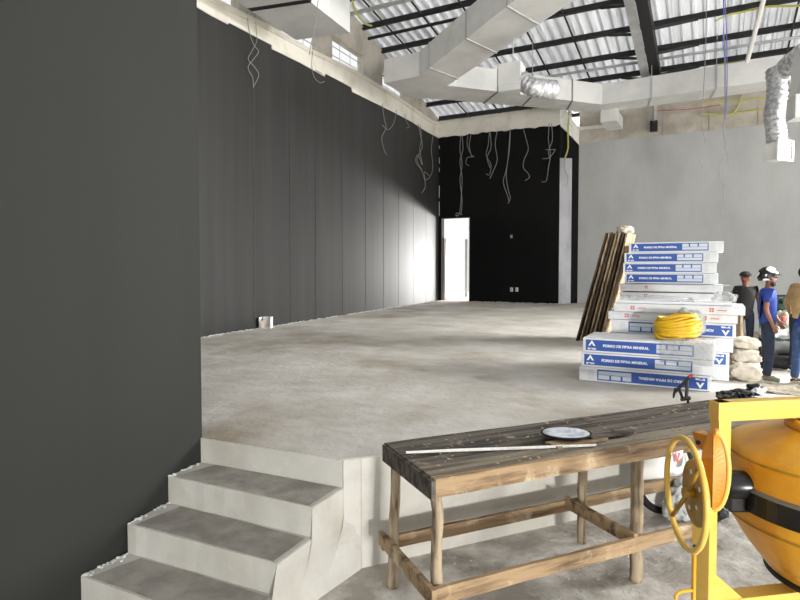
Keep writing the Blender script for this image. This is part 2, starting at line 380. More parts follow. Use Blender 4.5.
# black back wall with the doorway in its left end
def bw(x, y): return pw(x, y, LB0, Bp)
dL, dR = bw(441.5, 260), bw(469.5, 260); dT = bw(455, 218).z
zt_l, zt_r = bw(439, 137.5).z, bw(559.5, 125).z
def topz(p): f = (p-LB0).dot(vb)/(Bp-LB0).dot(vb); return zt_l+(zt_r-zt_l)*f
rag = [LB0.lerp(Bp, i/26) for i in range(27)]; rnd = random.Random(3)
ragp = [Vector((p.x, p.y, topz(p)+rnd.uniform(-.03, .03))) for p in rag]
bm = bmesh.new()
for a_, b_ in zip(ragp, ragp[1:]):
    fa = (a_-LB0).dot(vb); fd0 = (dL-LB0).dot(vb); fd1 = (dR-LB0).dot(vb); fb = (b_-LB0).dot(vb)
    cuts = [fa]+[c for c in (fd0, fd1) if fa < c < fb]+[fb]
    for c0_, c1_ in zip(cuts, cuts[1:]):
        mid = (c0_+c1_)/2; p = LB0+vb*c0_; q = LB0+vb*c1_; zA = a_.z+(b_.z-a_.z)*(c0_-fa)/(fb-fa); zB = a_.z+(b_.z-a_.z)*(c1_-fa)/(fb-fa)
        z0 = dT if fd0 < mid < fd1 else ST-.02
        slab(bm, [(p.x, p.y, z0), (q.x, q.y, z0), (q.x, q.y, zB), (p.x, p.y, zA)], nb*.22)
bmesh.ops.remove_doubles(bm, verts=bm.verts, dist=1e-4)
struct('wall_back', bm, M['black'])
struct('trim_7', wslab([p-nb*.03 for p in ragp]+[Vector((Bp.x, Bp.y, EYE+4.97))-nb*.03, Vector((LB0.x, LB0.y, EYE+5.0))-nb*.03], nb*.28), M['beam'])
# doorway lining and what shows through it
ex = thing('door_1', '', '', (0, 0, 0)); del ex['label']; del ex['category']; ex['kind'] = 'structure'
obj('door_lining', wslab([(dR.x, dR.y, ST), (dR.x+nb.x*.24, dR.y+nb.y*.24, ST), (dR.x+nb.x*.24, dR.y+nb.y*.24, dT), (dR.x, dR.y, dT)], -vb*.03), 'beam', ex)
q0 = dL+nb*.25; q1 = q0+ub*.9
obj('door_leaf', P([(q0.x, q0.y), (q1.x, q1.y), (q1.x+vb.x*.05, q1.y+vb.y*.05), (q0.x+vb.x*.05, q0.y+vb.y*.05)], ST, bw(442, 238).z), 'orange', ex)
q2 = pd(466, 300, 22.0); obj('door_post', B((q2.x, q2.y, ST+1.1), (.09, .09, 2.2)), 'galv', ex)
struct('floor_outside', P([((LB0+nb*.3-vb*2)).xy, ((LB0+nb*.3+vb*6)).xy, ((LB0+nb*7+vb*6)).xy, ((LB0+nb*7-vb*2)).xy], .3, ST-.005), M['plaster'])
# return pillar at the right end of the black wall
q = Bp; r1 = pw(571, 260, Bp, G0); r2 = G0
zr1 = pw(571, 137, Bp, G0).z; zr2 = pw(579, 145, Bp, G0).z
struct('wall_pillar_lit_strip', wslab([(q.x, q.y, ST), (r1.x, r1.y, ST), (r1.x, r1.y, pd(571, 158, 17.8).z), (q.x, q.y, pd(560, 158, 17.6).z)], nb*.2), M['grey2'])  # light falling on the pillar is painted as this paler strip
struct('wall_pillar', wslab([(r1.x, r1.y, ST), (r2.x, r2.y, ST), (r2.x, r2.y, zr2), (r1.x, r1.y, zr1), (q.x, q.y, zt_r), (q.x, q.y, pd(560, 158, 17.6).z), (r1.x, r1.y, pd(571, 158, 17.8).z)], nb*.19), M['black'])
struct('trim_8', wslab([Vector((q.x, q.y, zt_r-.03)), Vector((r1.x, r1.y, zr1-.02)), Vector((r2.x, r2.y, zr2-.02)), Vector((r2.x, r2.y, zr2+.5)), Vector((q.x, q.y, EYE+4.97))], nb*.25-Vector((0, 0, 0))), M['lime'])
# grey wall on the right
zg = EYE+3.86
struct('wall_right_back', wslab([(G0.x, G0.y, 0), (G1.x, G1.y, 0), (G1.x, G1.y, zg+.1), (G0.x, G0.y, zg)], gn*.2), M['grey'])
bm = bmesh.new(); L_ = 12; x0 = 0
while x0 < L_:
    wdt = 1.18; a_ = G0+gd*(x0+.008)+gn*.015; b_ = G0+gd*min(x0+wdt-.008, L_)+gn*.015
    slab(bm, [(a_.x, a_.y, zg), (b_.x, b_.y, zg), (b_.x, b_.y, zg+.62), (a_.x, a_.y, zg+.62)], gn*.15); x0 += wdt
struct('wall_right_blocks', bm, M['block'])
struct('wall_right_upper', wslab([(G0+gn*.05).xy.to_3d()+Vector((0, 0, zg+.0)), (G1+gn*.05).xy.to_3d()+Vector((0, 0, zg)), (G1+gn*.05).xy.to_3d()+Vector((0, 0, EYE+5.6)), (G0+gn*.05).xy.to_3d()+Vector((0, 0, EYE+5.1))], gn*.12), M['block'])
a_ = pw(577, 129, G0, G1)-gn*.05; b_ = pw(616, 126, G0, G1)-gn*.05
struct('trim_9', T([a_-gn*.0, b_], .06, 4), M['lime'])

# ------------------------------------------------------------ roof
def sheet():
    bm = bmesh.new(); per = .235; w0, w1 = -4.5, 14.0; s0, s1 = -2.5, 19.5
    n = int((w1-w0)/per); prof = [(0, 0), (.60, 0), (.68, .07), (.92, .07)]
    cols = []
    for i in range(n):
        for f, z in prof: cols.append((w0+(i+f)*per, z))
    rows = []
    for s_ in (s0, s1): rows.append([bm.verts.new(RP(s_, w_, .17+z)) for w_, z in cols])
    for k in range(len(cols)-1): bm.faces.new((rows[0][k], rows[0][k+1], rows[1][k+1], rows[1][k]))
    bmesh.ops.solidify(bm, geom=bm.faces[:], thickness=.004)
    return bm
struct('ceiling', sheet(), M['roof'])
svals = [-.95, .12, 1.2, 2.28, 3.37, 4.5, 5.6, 6.7, 7.8, 8.9, 10.0, 11.1, 12.2, 13.3]
pr = None
for k, s_ in enumerate(svals):
    a_, b_ = RP(s_, -4.25 if s_ > 1.5 else -4.0), RP(s_, 14)
    bm = bmesh.new()
    d = (b_-a_).normalized()
    for (o1, o2) in (((0, 0), (.012, .16)), ((0, 0), (.07, .012)), ((0, .15), (-.07, .012))):
        pass
    # Z-shaped purlin
    prof = [(-.06, 0), (.03, 0), (.03, .13), (.09, .13), (.09, .145), (.015, .145), (.015, .015), (-.06, .015)]
    rA = [bm.verts.new(a_+U*x+Vector((0, 0, z-.0-.17*x))) for x, z in prof]; rB = [bm.verts.new(b_+U*x+Vector((0, 0, z-.17*x))) for x, z in prof]
    bm.faces.new(rA); bm.faces.new(rB[::-1])
    for i in range(8): j = (i+1) % 8; bm.faces.new((rA[i], rB[i], rB[j], rA[j]))
    struct('trim_%d' % (20+k), bm, M['purlin'])
# rafters running up the slope
for k, (w_, nm) in enumerate(((2.62, 'mid'), (-9, ''), )):
    if w_ < -5: continue
    rb = thing('roof_beam', 'pale steel roof beam with a dark underside running up the slope above the bent duct', 'beam', RP(9, w_, -.3))
    bm = bmesh.new(); tube(bm, [RP(.3, w_, -.16), RP(17, w_, -.16)], .01, 4)
    bm = bmesh.new()
    def bar(bm, s0, s1, w0, w1, z0, z1):
        ps = [RP(s_, ww, zz) for s_ in (s0, s1) for ww in (w0, w1) for zz in (z0, z1)]
        vs = [bm.verts.new(p) for p in ps]
        for f in ((0, 1, 3, 2), (4, 6, 7, 5), (0, 4, 5, 1), (2, 3, 7, 6), (0, 2, 6, 4), (1, 5, 7, 3)): bm.faces.new([vs[i] for i in f])
        return bm
    obj('beam_web', bar(bmesh.new(), .3, 17, w_-.16, w_-.13, -.34, 0), 'galv', rb)
    obj('beam_lower_flange', bar(bmesh.new(), .3, 17, w_-.17, w_+.03, -.36, -.34), 'galv', rb)
    obj('beam_inner_channel', bar(bmesh.new(), .3, 17, w_+.03, w_+.26, -.30, 0), 'purlin', rb)
def roofrod(s0, w0, s1, w1, dz0, dz1, r, m, label, cat='rod', group=None):
    return tag(obj('roof_brace', T([RP(s0, w0, dz0), RP(s1, w1, dz1)], r, 6), m), label, cat, group)
GB = 'diagonal braces between roof beam and purlins'
for s_ in (1.2, 2.28, 3.37, 4.5, 5.6):
    roofrod(s_, 1.9, s_+.45, 2.46, -.0, -.32, .034, 'purlin', 'short dark diagonal brace from purlin down to the pale roof beam', 'brace', GB)
    roofrod(s_, 3.75, s_+.45, 2.86, -.0, -.28, .034, 'purlin', 'short dark diagonal brace from purlin down to the pale roof beam', 'brace', GB)
GS = 'sag rods running up the roof slope'
for w_ in (-2.9, -1.9, -.9, .15, 1.1, 5.6, 8.0):
    roofrod(-.9, w_, 9, w_, .02, .02, .022, 'purlin', 'thin dark sag rod crossing under the corrugated roof purlins', 'rod', GS)
tag(obj('roof_conduit', T([RP(1.95, -1.2, -.03), RP(1.95, 13, -.03)], .035, 6), 'galv'), 'long pale angle bar running under the purlins across the roof beam', 'bar')
tag(obj('roof_conduit', T([RP(5.3, -4.0, -.05), RP(5.3, .2, -.05)], .04, 6), 'purlin'), 'dark angle bar under the roof at upper left beside the big diagonal duct', 'bar')
tag(obj('roof_conduit', T([RP(6.3, -4.0, -.02), RP(6.3, 2, -.02)], .05, 6), 'galv'), 'pale angle bar at the top left of the roof above the diagonal duct', 'bar')
tag(obj('hanging_rod', T([pd(765, -6, 11.3), pd(745, 70, 13.6)], .045, 6), 'white'), 'straight white tube slanting down from the roof beside the yellow cable', 'tube')

# ------------------------------------------------------------ main air duct
DB, DH = EYE+4.2, .52
def dpz(x, y): return pz(x, y, DB)
ad = thing('air_duct', 'large galvanised rectangular duct coming overhead, bending at the left wall and kinking along the roof', 'duct', dpz(455, 92))
AL, AR = dpz(419, 76), dpz(447, 86)
dirA = (dpz(515, 0)-AL).normalized()
Lend, Rend = AL+dirA*9, AR+dirA*9
def pr_(pts, z0=DB, z1=DB+DH): return P([(p.x, p.y) for p in pts], z0, z1)
cuts = [0, .55, 2.2, 3.6, 6.0, 9]
pa = [AL+dirA*c for c in cuts]; pb = [AR+dirA*max(c, 0) for c in cuts]
for i in range(len(cuts)-1):
    o = obj('duct_section', pr_([pa[i], pb[i], pb[i+1], pa[i+1]]), 'duct', ad)
    c = pa[i+1]; d_ = pb[i+1]; z = DB
    bm = bmesh.new()
    e = dirA*.02; wv = (d_-c).normalized()*.012
    prism(bm, [(p.x, p.y) for p in (c-wv-e, d_+wv-e, d_+wv+e, c-wv+e)], DB-.014, DB+DH+.014)
    obj('duct_joint', bm, 'galv', ad)
elb = [AL, dpz(384, 83), dpz(410, 98), dpz(437, 99), dpz(455, 86.3), AR]
obj('duct_elbow', pr_(elb), 'duct', ad)
b0f, b0b = dpz(455, 86.3), dpz(437, 99)
kf, kb = dpz(602, 104.5), dpz(600, 113)
n1 = [0, .27, .5, .78, 1]
fr = [b0f.lerp(kf, t) for t in n1]; bk = [b0b.lerp(kb, t) for t in n1]
for i in range(4):
    obj('duct_section', pr_([fr[i], fr[i+1], bk[i+1], bk[i]]), 'duct', ad)
    if i < 3:
        c, d_ = fr[i+1], bk[i+1]; e = (kf-b0f).normalized()*.018; wv = (d_-c).normalized()*.012
        obj('duct_joint', P([(p.x, p.y) for p in (c-wv-e, c-wv+e, d_+wv+e, d_+wv-e)], DB-.012, DB+DH+.012), 'ductj', ad)
dB = (dpz(778, 79.5)-kf).normalized(); kf2, kb2 = kf+dB*3.9, kb+dB*4.0
m2 = [0, .3, .66, 1]
fr = [kf.lerp(kf2, t) for t in m2]; bk = [kb.lerp(kb2, t) for t in m2]
for i in range(3):
    obj('duct_section', pr_([fr[i], fr[i+1], bk[i+1], bk[i]]), 'duct', ad)
    c, d_ = fr[i+1], bk[i+1]; e = dB*.018; wv = (d_-c).normalized()*.012
    obj('duct_joint', P([(p.x, p.y) for p in (c-wv-e, c-wv+e, d_+wv+e, d_+wv-e)], DB-.012, DB+DH+.012), 'galv', ad)
# stub branch under the run, towards the grey wall
s_a = kf.lerp(kf2, .03)+Vector((.05, .6, 0)); s_b = s_a+dB*.42
obj('duct_stub', P([(p.x, p.y) for p in (s_a, s_b, s_b+U*1.1, s_a+U*1.1)], DB-.32, DB+.0), 'duct', ad)
# three hangers for the overhead leg and kinked leg
for p in (pa[3], pb[3], fr[1], bk[1], fr[2], b0f.lerp(kf, .5)):
    s_ = (Bp-p).dot(U); zt_ = EYE+4.9+.17*s_
    obj('hanger_rod', T([(p.x, p.y, DB+DH), (p.x, p.y, zt_+.15)], .008, 5), 'galv', ad)

# duct at upper left
DB2 = EYE+4.15
d0, d1, d2, d3 = pz(296, 40, DB2), pz(350, 33, DB2), pz(297, 0, DB2), pz(245, 13, DB2)
dir2 = (d1-pz(297, 0, DB2)).normalized(); wv2 = (d1-d0)
dir2 = ub
ld = thing('supply_duct', 'wide galvanised duct hanging high beside the left wall windows', 'duct', d0)
n0 = d0-dir2*1.05*1.6; 
def seg(a_, b_, name='duct_section'): return obj(name, P([(p.x, p.y) for p in (a_, a_+wv2, b_+wv2, b_)], DB2, DB2+.66), 'duct', ld)
L1 = (d0-d3).dot(dir2)
seg(d0-dir2*L1, d0)
seg(d0-dir2*(L1+.12), d0-dir2*L1, 'duct_gap_collar').data.materials[0] = M['purlin']
seg(d0-dir2*(L1+3.4), d0-dir2*(L1+.12))
for t in (.4, L1-.2):
    p = d0-dir2*t+wv2*.5; s_ = (Bp-p).dot(U)
    obj('hanger_rod', T([(p.x, p.y, DB2+.66), (p.x, p.y, EYE+4.9+.17*s_+.15)], .008, 5), 'galv', ld)

# branch box with flexible duct
bxp = pd(514, 75, 10.6)
bb = thing('branch_box', 'small grey metal plenum box with a silver flexible duct curling from its side', 'duct', bxp)
rzb = math.radians(-24)
bm = B((bxp.x-.02, bxp.y+.1, bxp.z+.0), (.42, .42, .4), rzb, .015)
obj('plenum', bm, 'duct', bb)
obj('plenum_bottom', P([tuple((Vector((bxp.x-.02, bxp.y+.1, 0))+Matrix.Rotation(rzb, 4, 'Z') @ Vector(q_)).xy) for q_ in ((-.2, -.2, 0), (.2, -.2, 0), (.12, .18, 0), (-.12, .18, 0))], bxp.z-.3, bxp.z-.19), 'duct', bb)
def flex(pts, r, parent, name='flexible_duct', mt='foil'):
    path = smooth_path(pts, 14); rs = [r*(1+.07*math.sin(i*1.9)) for i in range(len(path))]
    return obj(name, tube(bmesh.new(), path, rs, 20), mt, parent, smooth=True)
flex([pd(521, 80, 10.6), pd(532, 87, 10.5), pd(543, 89, 10.6), pd(553, 90, 10.75)], .165, bb)
obj('duct_mouth', LA([(.175, 0), (.15, 0), (.15, -.03), (.175, -.03)], pd(554, 90, 10.8), axis_rot((1, .25, -.15)), 24, True), 'galv', bb)
obj('hanger_rod', T([bxp+Vector((0, .1, .2)), bxp+Vector((0, .1, 1.75))], .008, 5), 'galv', bb)

# right: flexible drop with its terminal box
tp = pd(777, 152, 9.6)
tb = thing('air_terminal', 'silver flexible duct dropping to a white framed outlet box before the grey wall', 'duct', tp)
flex([pd(776, 70, 9.8), pd(777, 95, 9.7), pd(774, 115, 9.6), pd(776, 130, 9.6), pd(777, 144, 9.6)], .15, tb)
obj('outlet_box', B((tp.x, tp.y, tp.z+.0), (.30, .26, .28), math.radians(20), .01), 'duct', tb)
bm = bmesh.new(); R_ = Matrix.Rotation(math.radians(20), 4, 'Z')
for sx_, sz_, dx_, dz_ in ((.36, .03, 0, .155), (.36, .03, 0, -.155), (.03, .34, -.165, 0), (.03, .34, .165, 0)):
    box(bm, tp+R_ @ Vector((dx_, -.14, dz_)), (sx_, .03, sz_), rot=R_)
obj('outlet_frame', bm, 'white', tb)
obj('outlet_damper', B(tp+R_ @ Vector((.09, -.135, 0)), (.07, .012, .27), math.radians(20)), 'blackp', tb)
# elbow of flexible duct and box at the very right
rp = pd(800, 85, 8.4)
rbx = thing('duct_transition', 'grey duct collar at the right edge with a short silver flexible elbow', 'duct', rp)
flex([pd(782, 73, 9.0), pd(788, 67, 8.9), pd(796, 60, 8.7), pd(808, 50, 8.5)], .15, rbx)
c_ = pd(806, 75, 8.5)
bm = bmesh.new()
prism(bm, [(c_.x-.2, c_.y-.2), (c_.x+.6, c_.y-.5), (c_.x+.7, c_.y+.2), (c_.x-.12, c_.y+.15)], pd(800, 96, 8.5).z, pd(800, 52, 8.5).z)
obj('collar', bm, 'duct', rbx)
c_ = pd(804, 108, 8.3)
bm = bmesh.new(); prism(bm, [(c_.x-.19, c_.y-.1), (c_.x+.7, c_.y-.4), (c_.x+.75, c_.y+.0), (c_.x-.12, c_.y+.2)], pd(800, 119, 8.3).z, pd(800, 96, 8.3).z)
obj('collar_flange', bm, 'duct', rbx)
obj('hanger_rod', T([(c_.x+.3, c_.y, pd(800, 52, 8.5).z), (c_.x+.3, c_.y, EYE+6.2)], .008, 5), 'galv', rbx)
tag(obj('pipe_bracket', B(pw(654, 127, G0, G1)-gn*.1, (.2, .15, .3), math.radians(-27)), 'purlin'), 'small dark steel bracket at the top of the grey wall', 'bracket')
tag(obj('pipe_bracket', T([pw(655, 106, G0, G1)-gn*.15, pw(655, 124, G0, G1)-gn*.12], .06, 4), 'galv'), 'short grey steel arm above the dark bracket on the grey wall', 'bracket')

# ------------------------------------------------------------ wires
def wire(label, runs, m='wire', r=.011, group=None, cat='wire', name='hanging_wire'):
    bm = bmesh.new()
    for run in runs:
        tube(bm, smooth_path(run, 5), r*.85, 5)
    return tag(obj(name, bm, m), label, cat, group)
def lwp(pts, off=.07): return [lw(x, y)-nl*(off+random.uniform(-.015, .02)) for x, y in pts]
def bwp(pts, off=.08): return [bw(x, y)-nb*(off+random.uniform(-.015, .02)) for x, y in pts]
wire('tall loop of two white wires dangling at the near end of the left wall',
     [lwp([(244, 12), (246, 30), (250, 45), (256, 52), (250, 60), (245, 68), (250, 78), (250, 87)]), lwp([(252, 12), (253, 30), (254, 42), (249, 52), (245, 60), (251, 68), (256, 76), (250, 88)])], r=.008)
wire('short hooked white wire hanging under the white ledge below the high windows', [lwp([(310, 48), (308, 65), (311, 77), (317, 83), (321, 82)]), lwp([(313, 70), (318, 74)])], r=.009)
wire('curly white wire pair hanging left of the big duct elbow', [lwp([(380, 104), (382, 118), (384, 128), (380, 136), (379, 141), (382, 150), (384, 155)]), lwp([(394, 110), (392, 122), (386, 130), (380, 125)])], r=.01)
wire('tiny hooked wire end just under the ledge left of the corner', [lwp([(403, 114), (404, 121), (407, 127), (404, 128)])], r=.01)
wire('long tangled white wires hanging down left of the corner', [lwp([(416, 124), (418, 135), (420, 147), (415, 160), (419, 170), (423, 185), (420, 193)]), lwp([(418, 125), (419, 140), (417, 150), (420, 165), (416, 155), (413, 162), (420, 170)])], r=.011)
wire('single wavy wire nearest the dark wall corner looping back', [lwp([(431, 136), (429, 150), (431, 165), (429, 175), (424, 180), (422, 172), (427, 176)])], r=.011)
wire('longest straight wire pair hanging down to the top of the doorway', [bwp([(462, 136), (461, 150), (463, 165), (461, 180), (463, 200), (462, 214)]), bwp([(463, 136), (464, 150), (461, 162), (463, 178), (462, 200), (460, 214), (457, 216), (458, 213), (463, 215)])], r=.013)
wire('short wire pair with splayed curly ends right of the door wire', [bwp([(469, 135), (468, 145), (472, 155), (475, 157), (468, 158), (467, 164), (470, 166)]), bwp([(472, 134), (470, 146), (473, 158)])], r=.012)
wire('wire bundle kinked in the middle near the centre of the black wall', [bwp([(490, 133), (489, 145), (487, 156), (492, 165), (490, 175), (487, 174)]), bwp([(491, 133), (492, 148), (488, 158), (491, 168)])], r=.012)
wire('smooth S shaped wire right beside the kinked bundle', [bwp([(498, 131), (496, 145), (498, 160), (494, 172), (491, 179)])], r=.013)
wire('long wire with an open loop at its end at the middle of the black wall', [bwp([(511, 129), (510, 150), (507, 170), (504, 182), (508, 195), (510, 202)]), bwp([(511, 129), (509, 155), (507, 175), (509, 190), (511, 198), (509, 204)])], r=.013)
wire('wire with a fish hook curve at the bottom right of the middle wire', [bwp([(524, 129), (527, 140), (529, 150), (525, 160), (524, 168), (529, 174), (530, 178), (526, 181)])], r=.013)
wire('hanging wire bundle with a small cross tie near the right end of the black wall', [bwp([(550, 124), (549, 140), (551, 155), (549, 168), (547, 181), (542, 182)]), bwp([(552, 124), (553, 140), (549, 152), (551, 160)]), bwp([(543, 159), (550, 158), (556, 150)]), bwp([(546, 150), (556, 150)])], r=.012)
wire('thin wire with a short yellow sleeve at the corner between black and grey walls', [[pd(565, 157, 17.5), pd(565, 170, 17.5), pd(568, 178, 17.5), pd(566, 186, 17.5)]], r=.012)
wire('thick pale yellow tube dangling at the corner between black and grey walls', [[pd(569, 112, 17.62), pd(568, 135, 17.62), pd(568, 148, 17.6), pd(565, 158, 17.5)]], 'ywire', .03)
wire('yellow cable sagging along the roof at the upper right', [[pd(715, 21, 12.2), pd(728, 15, 12.2), pd(742, 12, 12.1), pd(765, 7, 11.8), pd(790, 6, 11.5), pd(815, 5, 11.2)]], 'ywire', .026, name='hanging_cable', cat='cable')
wire('yellow cable running along the top of the right duct', [[pd(706, 72, 14.2), pd(716, 66, 14.0), pd(740, 62, 13.8), pd(765, 62, 13.4), pd(783, 62, 13.0)]], 'ywire', .026, name='hanging_cable', cat='cable')
wire('upper yellow cable stretched along the blocks above the grey wall', [[pw(x, y, G0, G1)-gn*.15 for x, y in ((703, 104), (730, 102), (760, 100), (795, 98))]], 'ywire', .03, name='hanging_cable', cat='cable')
wire('lower yellow cable stretched along the blocks above the grey wall', [[pw(x, y, G0, G1)-gn*.15 for x, y in ((701, 115), (725, 116), (735, 112), (742, 96))], [pw(x, y, G0, G1)-gn*.15 for x, y in ((728, 115), (750, 112), (780, 108), (785, 96))]], 'ywire', .03, name='hanging_cable', cat='cable')
wire('thin red cable stretched above the grey wall near the duct stub', [[pw(x, y, G0, G1)-gn*.12 for x, y in ((655, 112), (690, 110), (720, 106))]], 'red', .012, name='hanging_cable', cat='cable')
wire('vertical blue and white wire bundle hanging from the roof at the right', [[pd(725, -4, 11), pd(726, 20, 11), pd(727, 50, 11), pd(727, 90, 11), pd(725, 120, 11)], [pd(723, -4, 11), pd(724, 20, 11), pd(723, 45, 11), pd(726, 60, 11)]], 'bwire', .009)
wire('long thin looping grey wire hanging down in front of the grey wall', [[pd(x, y, 11.1) for x, y in ((724, -36), (724, 30), (725, 100), (724, 130), (727, 150), (721, 165), (720, 178), (724, 190), (723, 212))], [pd(x, y, 11.15) for x, y in ((725, 40), (726, 100), (724, 140), (728, 160), (724, 175), (724, 195))]], 'wire', .009)
wire('faint curling wire hanging left of the long one in front of the grey wall', [[pd(x, y, 11.3) for x, y in ((706, -32), (706, 40), (703, 100), (702, 125), (705, 145), (699, 158), (703, 168))]], 'wire', .008)
wire('thin wire dangling under the wide duct at upper left', [[pd(x, y, 8.6) for x, y in ((318, 0), (316, 18), (312, 40), (309, 55))]], 'wire', .007)
wire('yellow cable loop hanging from the roof beside the upper left duct', [[pd(x, y, 12.2) for x, y in ((352, -3), (355, 10), (363, 22), (372, 26))]], 'ywire', .025, name='hanging_cable', cat='cable')

# wall fittings
def plate(x, y, label, sx=.09, sz=.13, m='white'):
    p = bw(x, y); t = thing('wall_socket', label, 'socket', p)
    obj('socket_plate', B(p-nb*.01, (sx, .02, sz), math.atan2(vb.y, vb.x), .004), m, t)
    obj('socket_insert', B(p-nb*.022, (sx*.4, .01, sz*.5), math.atan2(vb.y, vb.x)), 'cgrey', t)
plate(511.7, 289.5, 'left one of the two white wall sockets low on the black wall')
plate(517, 289.5, 'right one of the two white wall sockets low on the black wall')
plate(511.5, 236.5, 'single small switch at mid height on the black wall', .07, .1, 'cgrey')
bm = bmesh.new()
p = lw(438.5, 150)
for y0, y1 in ((146, 149), (158, 164), (168, 172), (186, 198), (202, 216)):
    a_ = LB0.lerp(LB0, 0); tube(bm, [(LB0.x+.02, LB0.y-.06, bw(439, y0).z), (LB0.x+.02, LB0.y-.06, bw(439, y1).z)], .014, 4)
ct = struct('trim_10', bm, M['cgrey'])
# small open white box at the foot of the left wall
sp = lw(266, 322); sp = pz(266, 328, ST)
jb = thing('junction_box', 'small white open box standing at the foot of the left dark wall', 'box', sp-ub*0)
bm = bmesh.new(); s_ = .2
for c_, sz_ in (((0, 0, .01), (s_, s_, .015)), ((-s_/2, 0, s_/2), (.012, s_, s_)), ((s_/2, 0, s_/2), (.012, s_, s_)), ((0, s_/2, s_/2), (s_, .012, s_))):
    box(bm, c_, sz_)
obj('box_shell', bm, 'white', jb, world=False)
obj('box_flap', B((-.02, -.09, .08), (.12, .01, .14), .3), 'bag', jb, world=False)
# white crumbs of render where floor meets left wall
bm = bmesh.new(); rnd = random.Random(9)
for k in range(260):
    t = rnd.uniform(-.02, .98); p = along(t)-nl*abs(rnd.gauss(0, .05)); s_ = rnd.uniform(.008, .03)
    bmesh.ops.create_icosphere(bm, subdivisions=1, radius=s_, matrix=Matrix.Translation((p.x, p.y, ST+.002)) @ Matrix.Rotation(rnd.random()*6, 4, 'Z') @ Matrix.Diagonal((1.5, 1, .45, 1)))
for k in range(70):
    p = LB0.lerp(Bp, rnd.uniform(.28, 1))-nb*abs(rnd.gauss(0, .04)); s_ = rnd.uniform(.01, .035)
    bmesh.ops.create_icosphere(bm, subdivisions=1, radius=s_, matrix=Matrix.Translation((p.x, p.y, ST+.002)) @ Matrix.Diagonal((1.5, 1, .45, 1)))
o = tag(obj('plaster_debris', bm, 'lime'), 'line of broken white plaster crumbs along the foot of the dark walls', 'debris'); o['kind'] = 'stuff'

# ============================================================ CARTONS
BW_, BD_, BH_ = 1.14, .6, .14
RX = Matrix.Rotation(PI/2, 4, 'X')
def carton(kind, label, group):
    t = thing('carton', label, 'box', (0, 0, 0), 0, group)
    obj('carton_body', B((0, BD_/2, BH_/2), (BW_, BD_, BH_-.004), 0, .004), 'carton', t, world=False)
    fl_ = -1 if kind == 'flip' else 1
    def pos(fx, fz): return (fl_*(fx-.5)*BW_, fl_*(fz-.5)*BH_+BH_/2)
    def pan(name, fx0, fx1, fz0, fz1, m, y, parent=t):
        x0, z0 = pos(fx0, fz0); x1, z1 = pos(fx1, fz1)
        return obj(name, B(((x0+x1)/2, y, (z0+z1)/2), (abs(x1-x0), .002, abs(z1-z0))), m, parent, world=False)
    lab = pan('printed_label', .025, .85, .14, .88, 'cblue', -.001)
    tb_ = pan('label_table', .58, .84, .24, .80, 'ctab', -.0025, lab)
    bm = bmesh.new()
    for fx in (.655, .745):
        x0, z0 = pos(fx, .66); box(bm, (x0, -.004, z0), (.016, .002, .28*BH_))
    x0, z0 = pos(.71, .49); box(bm, (x0, -.004, z0), (.26*BW_*.98, .002, .004))
    obj('table_lines', bm, 'cblue', lab, world=False)
    R_ = RX if fl_ == 1 else Matrix.Rotation(PI, 4, 'Y') @ RX
    x0, z0 = pos(.345, .5); text('label_text', 'FORRO DE FIBRA MINERAL', .034, 'cwhite', lab, (x0, -.0035, z0), R_, .0008, .0012, 1.0)
    x0, z0 = pos(.075, .27); text('logo_text', 'trevo', .032, 'cwhite', lab, (x0, -.0035, z0), R_, .0008, .0014, 1.1)
    bm = bmesh.new()
    for sgn in (-1, 1):
        pts = [(.075+sgn*.0, .86), (.075+sgn*.030, .46), (.075+sgn*.014, .46), (.075, .64)]
        q_ = [(pos(a, b)[0], -.0022, pos(a, b)[1]) for a, b in pts]; slab(bm, q_, (0, -.0015, 0))
    obj('logo_mark', bm, 'cwhite', lab, world=False)
    bm = bmesh.new()
    for r_ in range(5):
        for c_ in range(3):
            x0, z0 = pos(.885+.016*c_, .22+.14*r_); box(bm, (x0, -.001, z0), (.011, .002, .006))
    obj('printed_marks', bm, 'cgrey', t, world=False)
    return t
def white_box(label, group, h=.09):
    t = thing('white_carton', label, 'box', (0, 0, 0), 0, group)
    obj('carton_body', B((0, BD_/2, h/2), (BW_*1.04, BD_, h-.004), 0, .004), 'carton', t, world=False)
    for x0 in (-.42, .3):
        bm = bmesh.new()
        for a, b in ((0, 0), (.022, 0), (0, .022), (.022, .022)): box(bm, (x0+a, -.001, h*.4+b), (.016, .002, .016))
        box(bm, (x0+.1, -.001, h*.5), (.08, .002, .008))
        obj('printed_marks', bm, 'cred', t, world=False)
    return t
YAW = math.atan2(-.48, .877); dx = Vector((math.cos(YAW), math.sin(YAW), 0)); dyv = Vector((-dx.y, dx.x, 0))
c1 = (pz(579, 380, ST)+pz(711, 392, ST))/2
G1_ = 'blue labelled cartons in the low front stack'; G2_ = 'cartons in the middle stack'; G3_ = 'blue labelled cartons on the tall rear stack'
norm = carton('norm', 'blue and white carton, middle of the three in the low front stack', G1_)
flip = carton('flip', 'blue and white carton with upside down print, bottom of the low front stack', G1_)
flip.location = c1; flip.rotation_euler.z = YAW
norm.location = c1+dx*.02+Vector((0, 0, BH_)); norm.rotation_euler.z = YAW+.01
dup(norm, c1+dx*.03+dyv*.01+Vector((0, 0, 2*BH_)), YAW, 'blue and white carton, top of the low front stack under the yellow hose', G1_)
c2r = pz(729, 382, ST); c2 = c2r - dx*BW_/2
if (c2-c1).dot(dyv) < .63: c2 = c2+dyv*(.63-(c2-c1).dot(dyv))
dup(norm, c2, YAW, 'bottom carton of the middle stack, mostly hidden behind the front stack', G2_)
dup(flip, c2+dx*.0+Vector((0, 0, BH_)), YAW, 'second carton from the bottom of the middle stack, upside down logo at right', G2_)
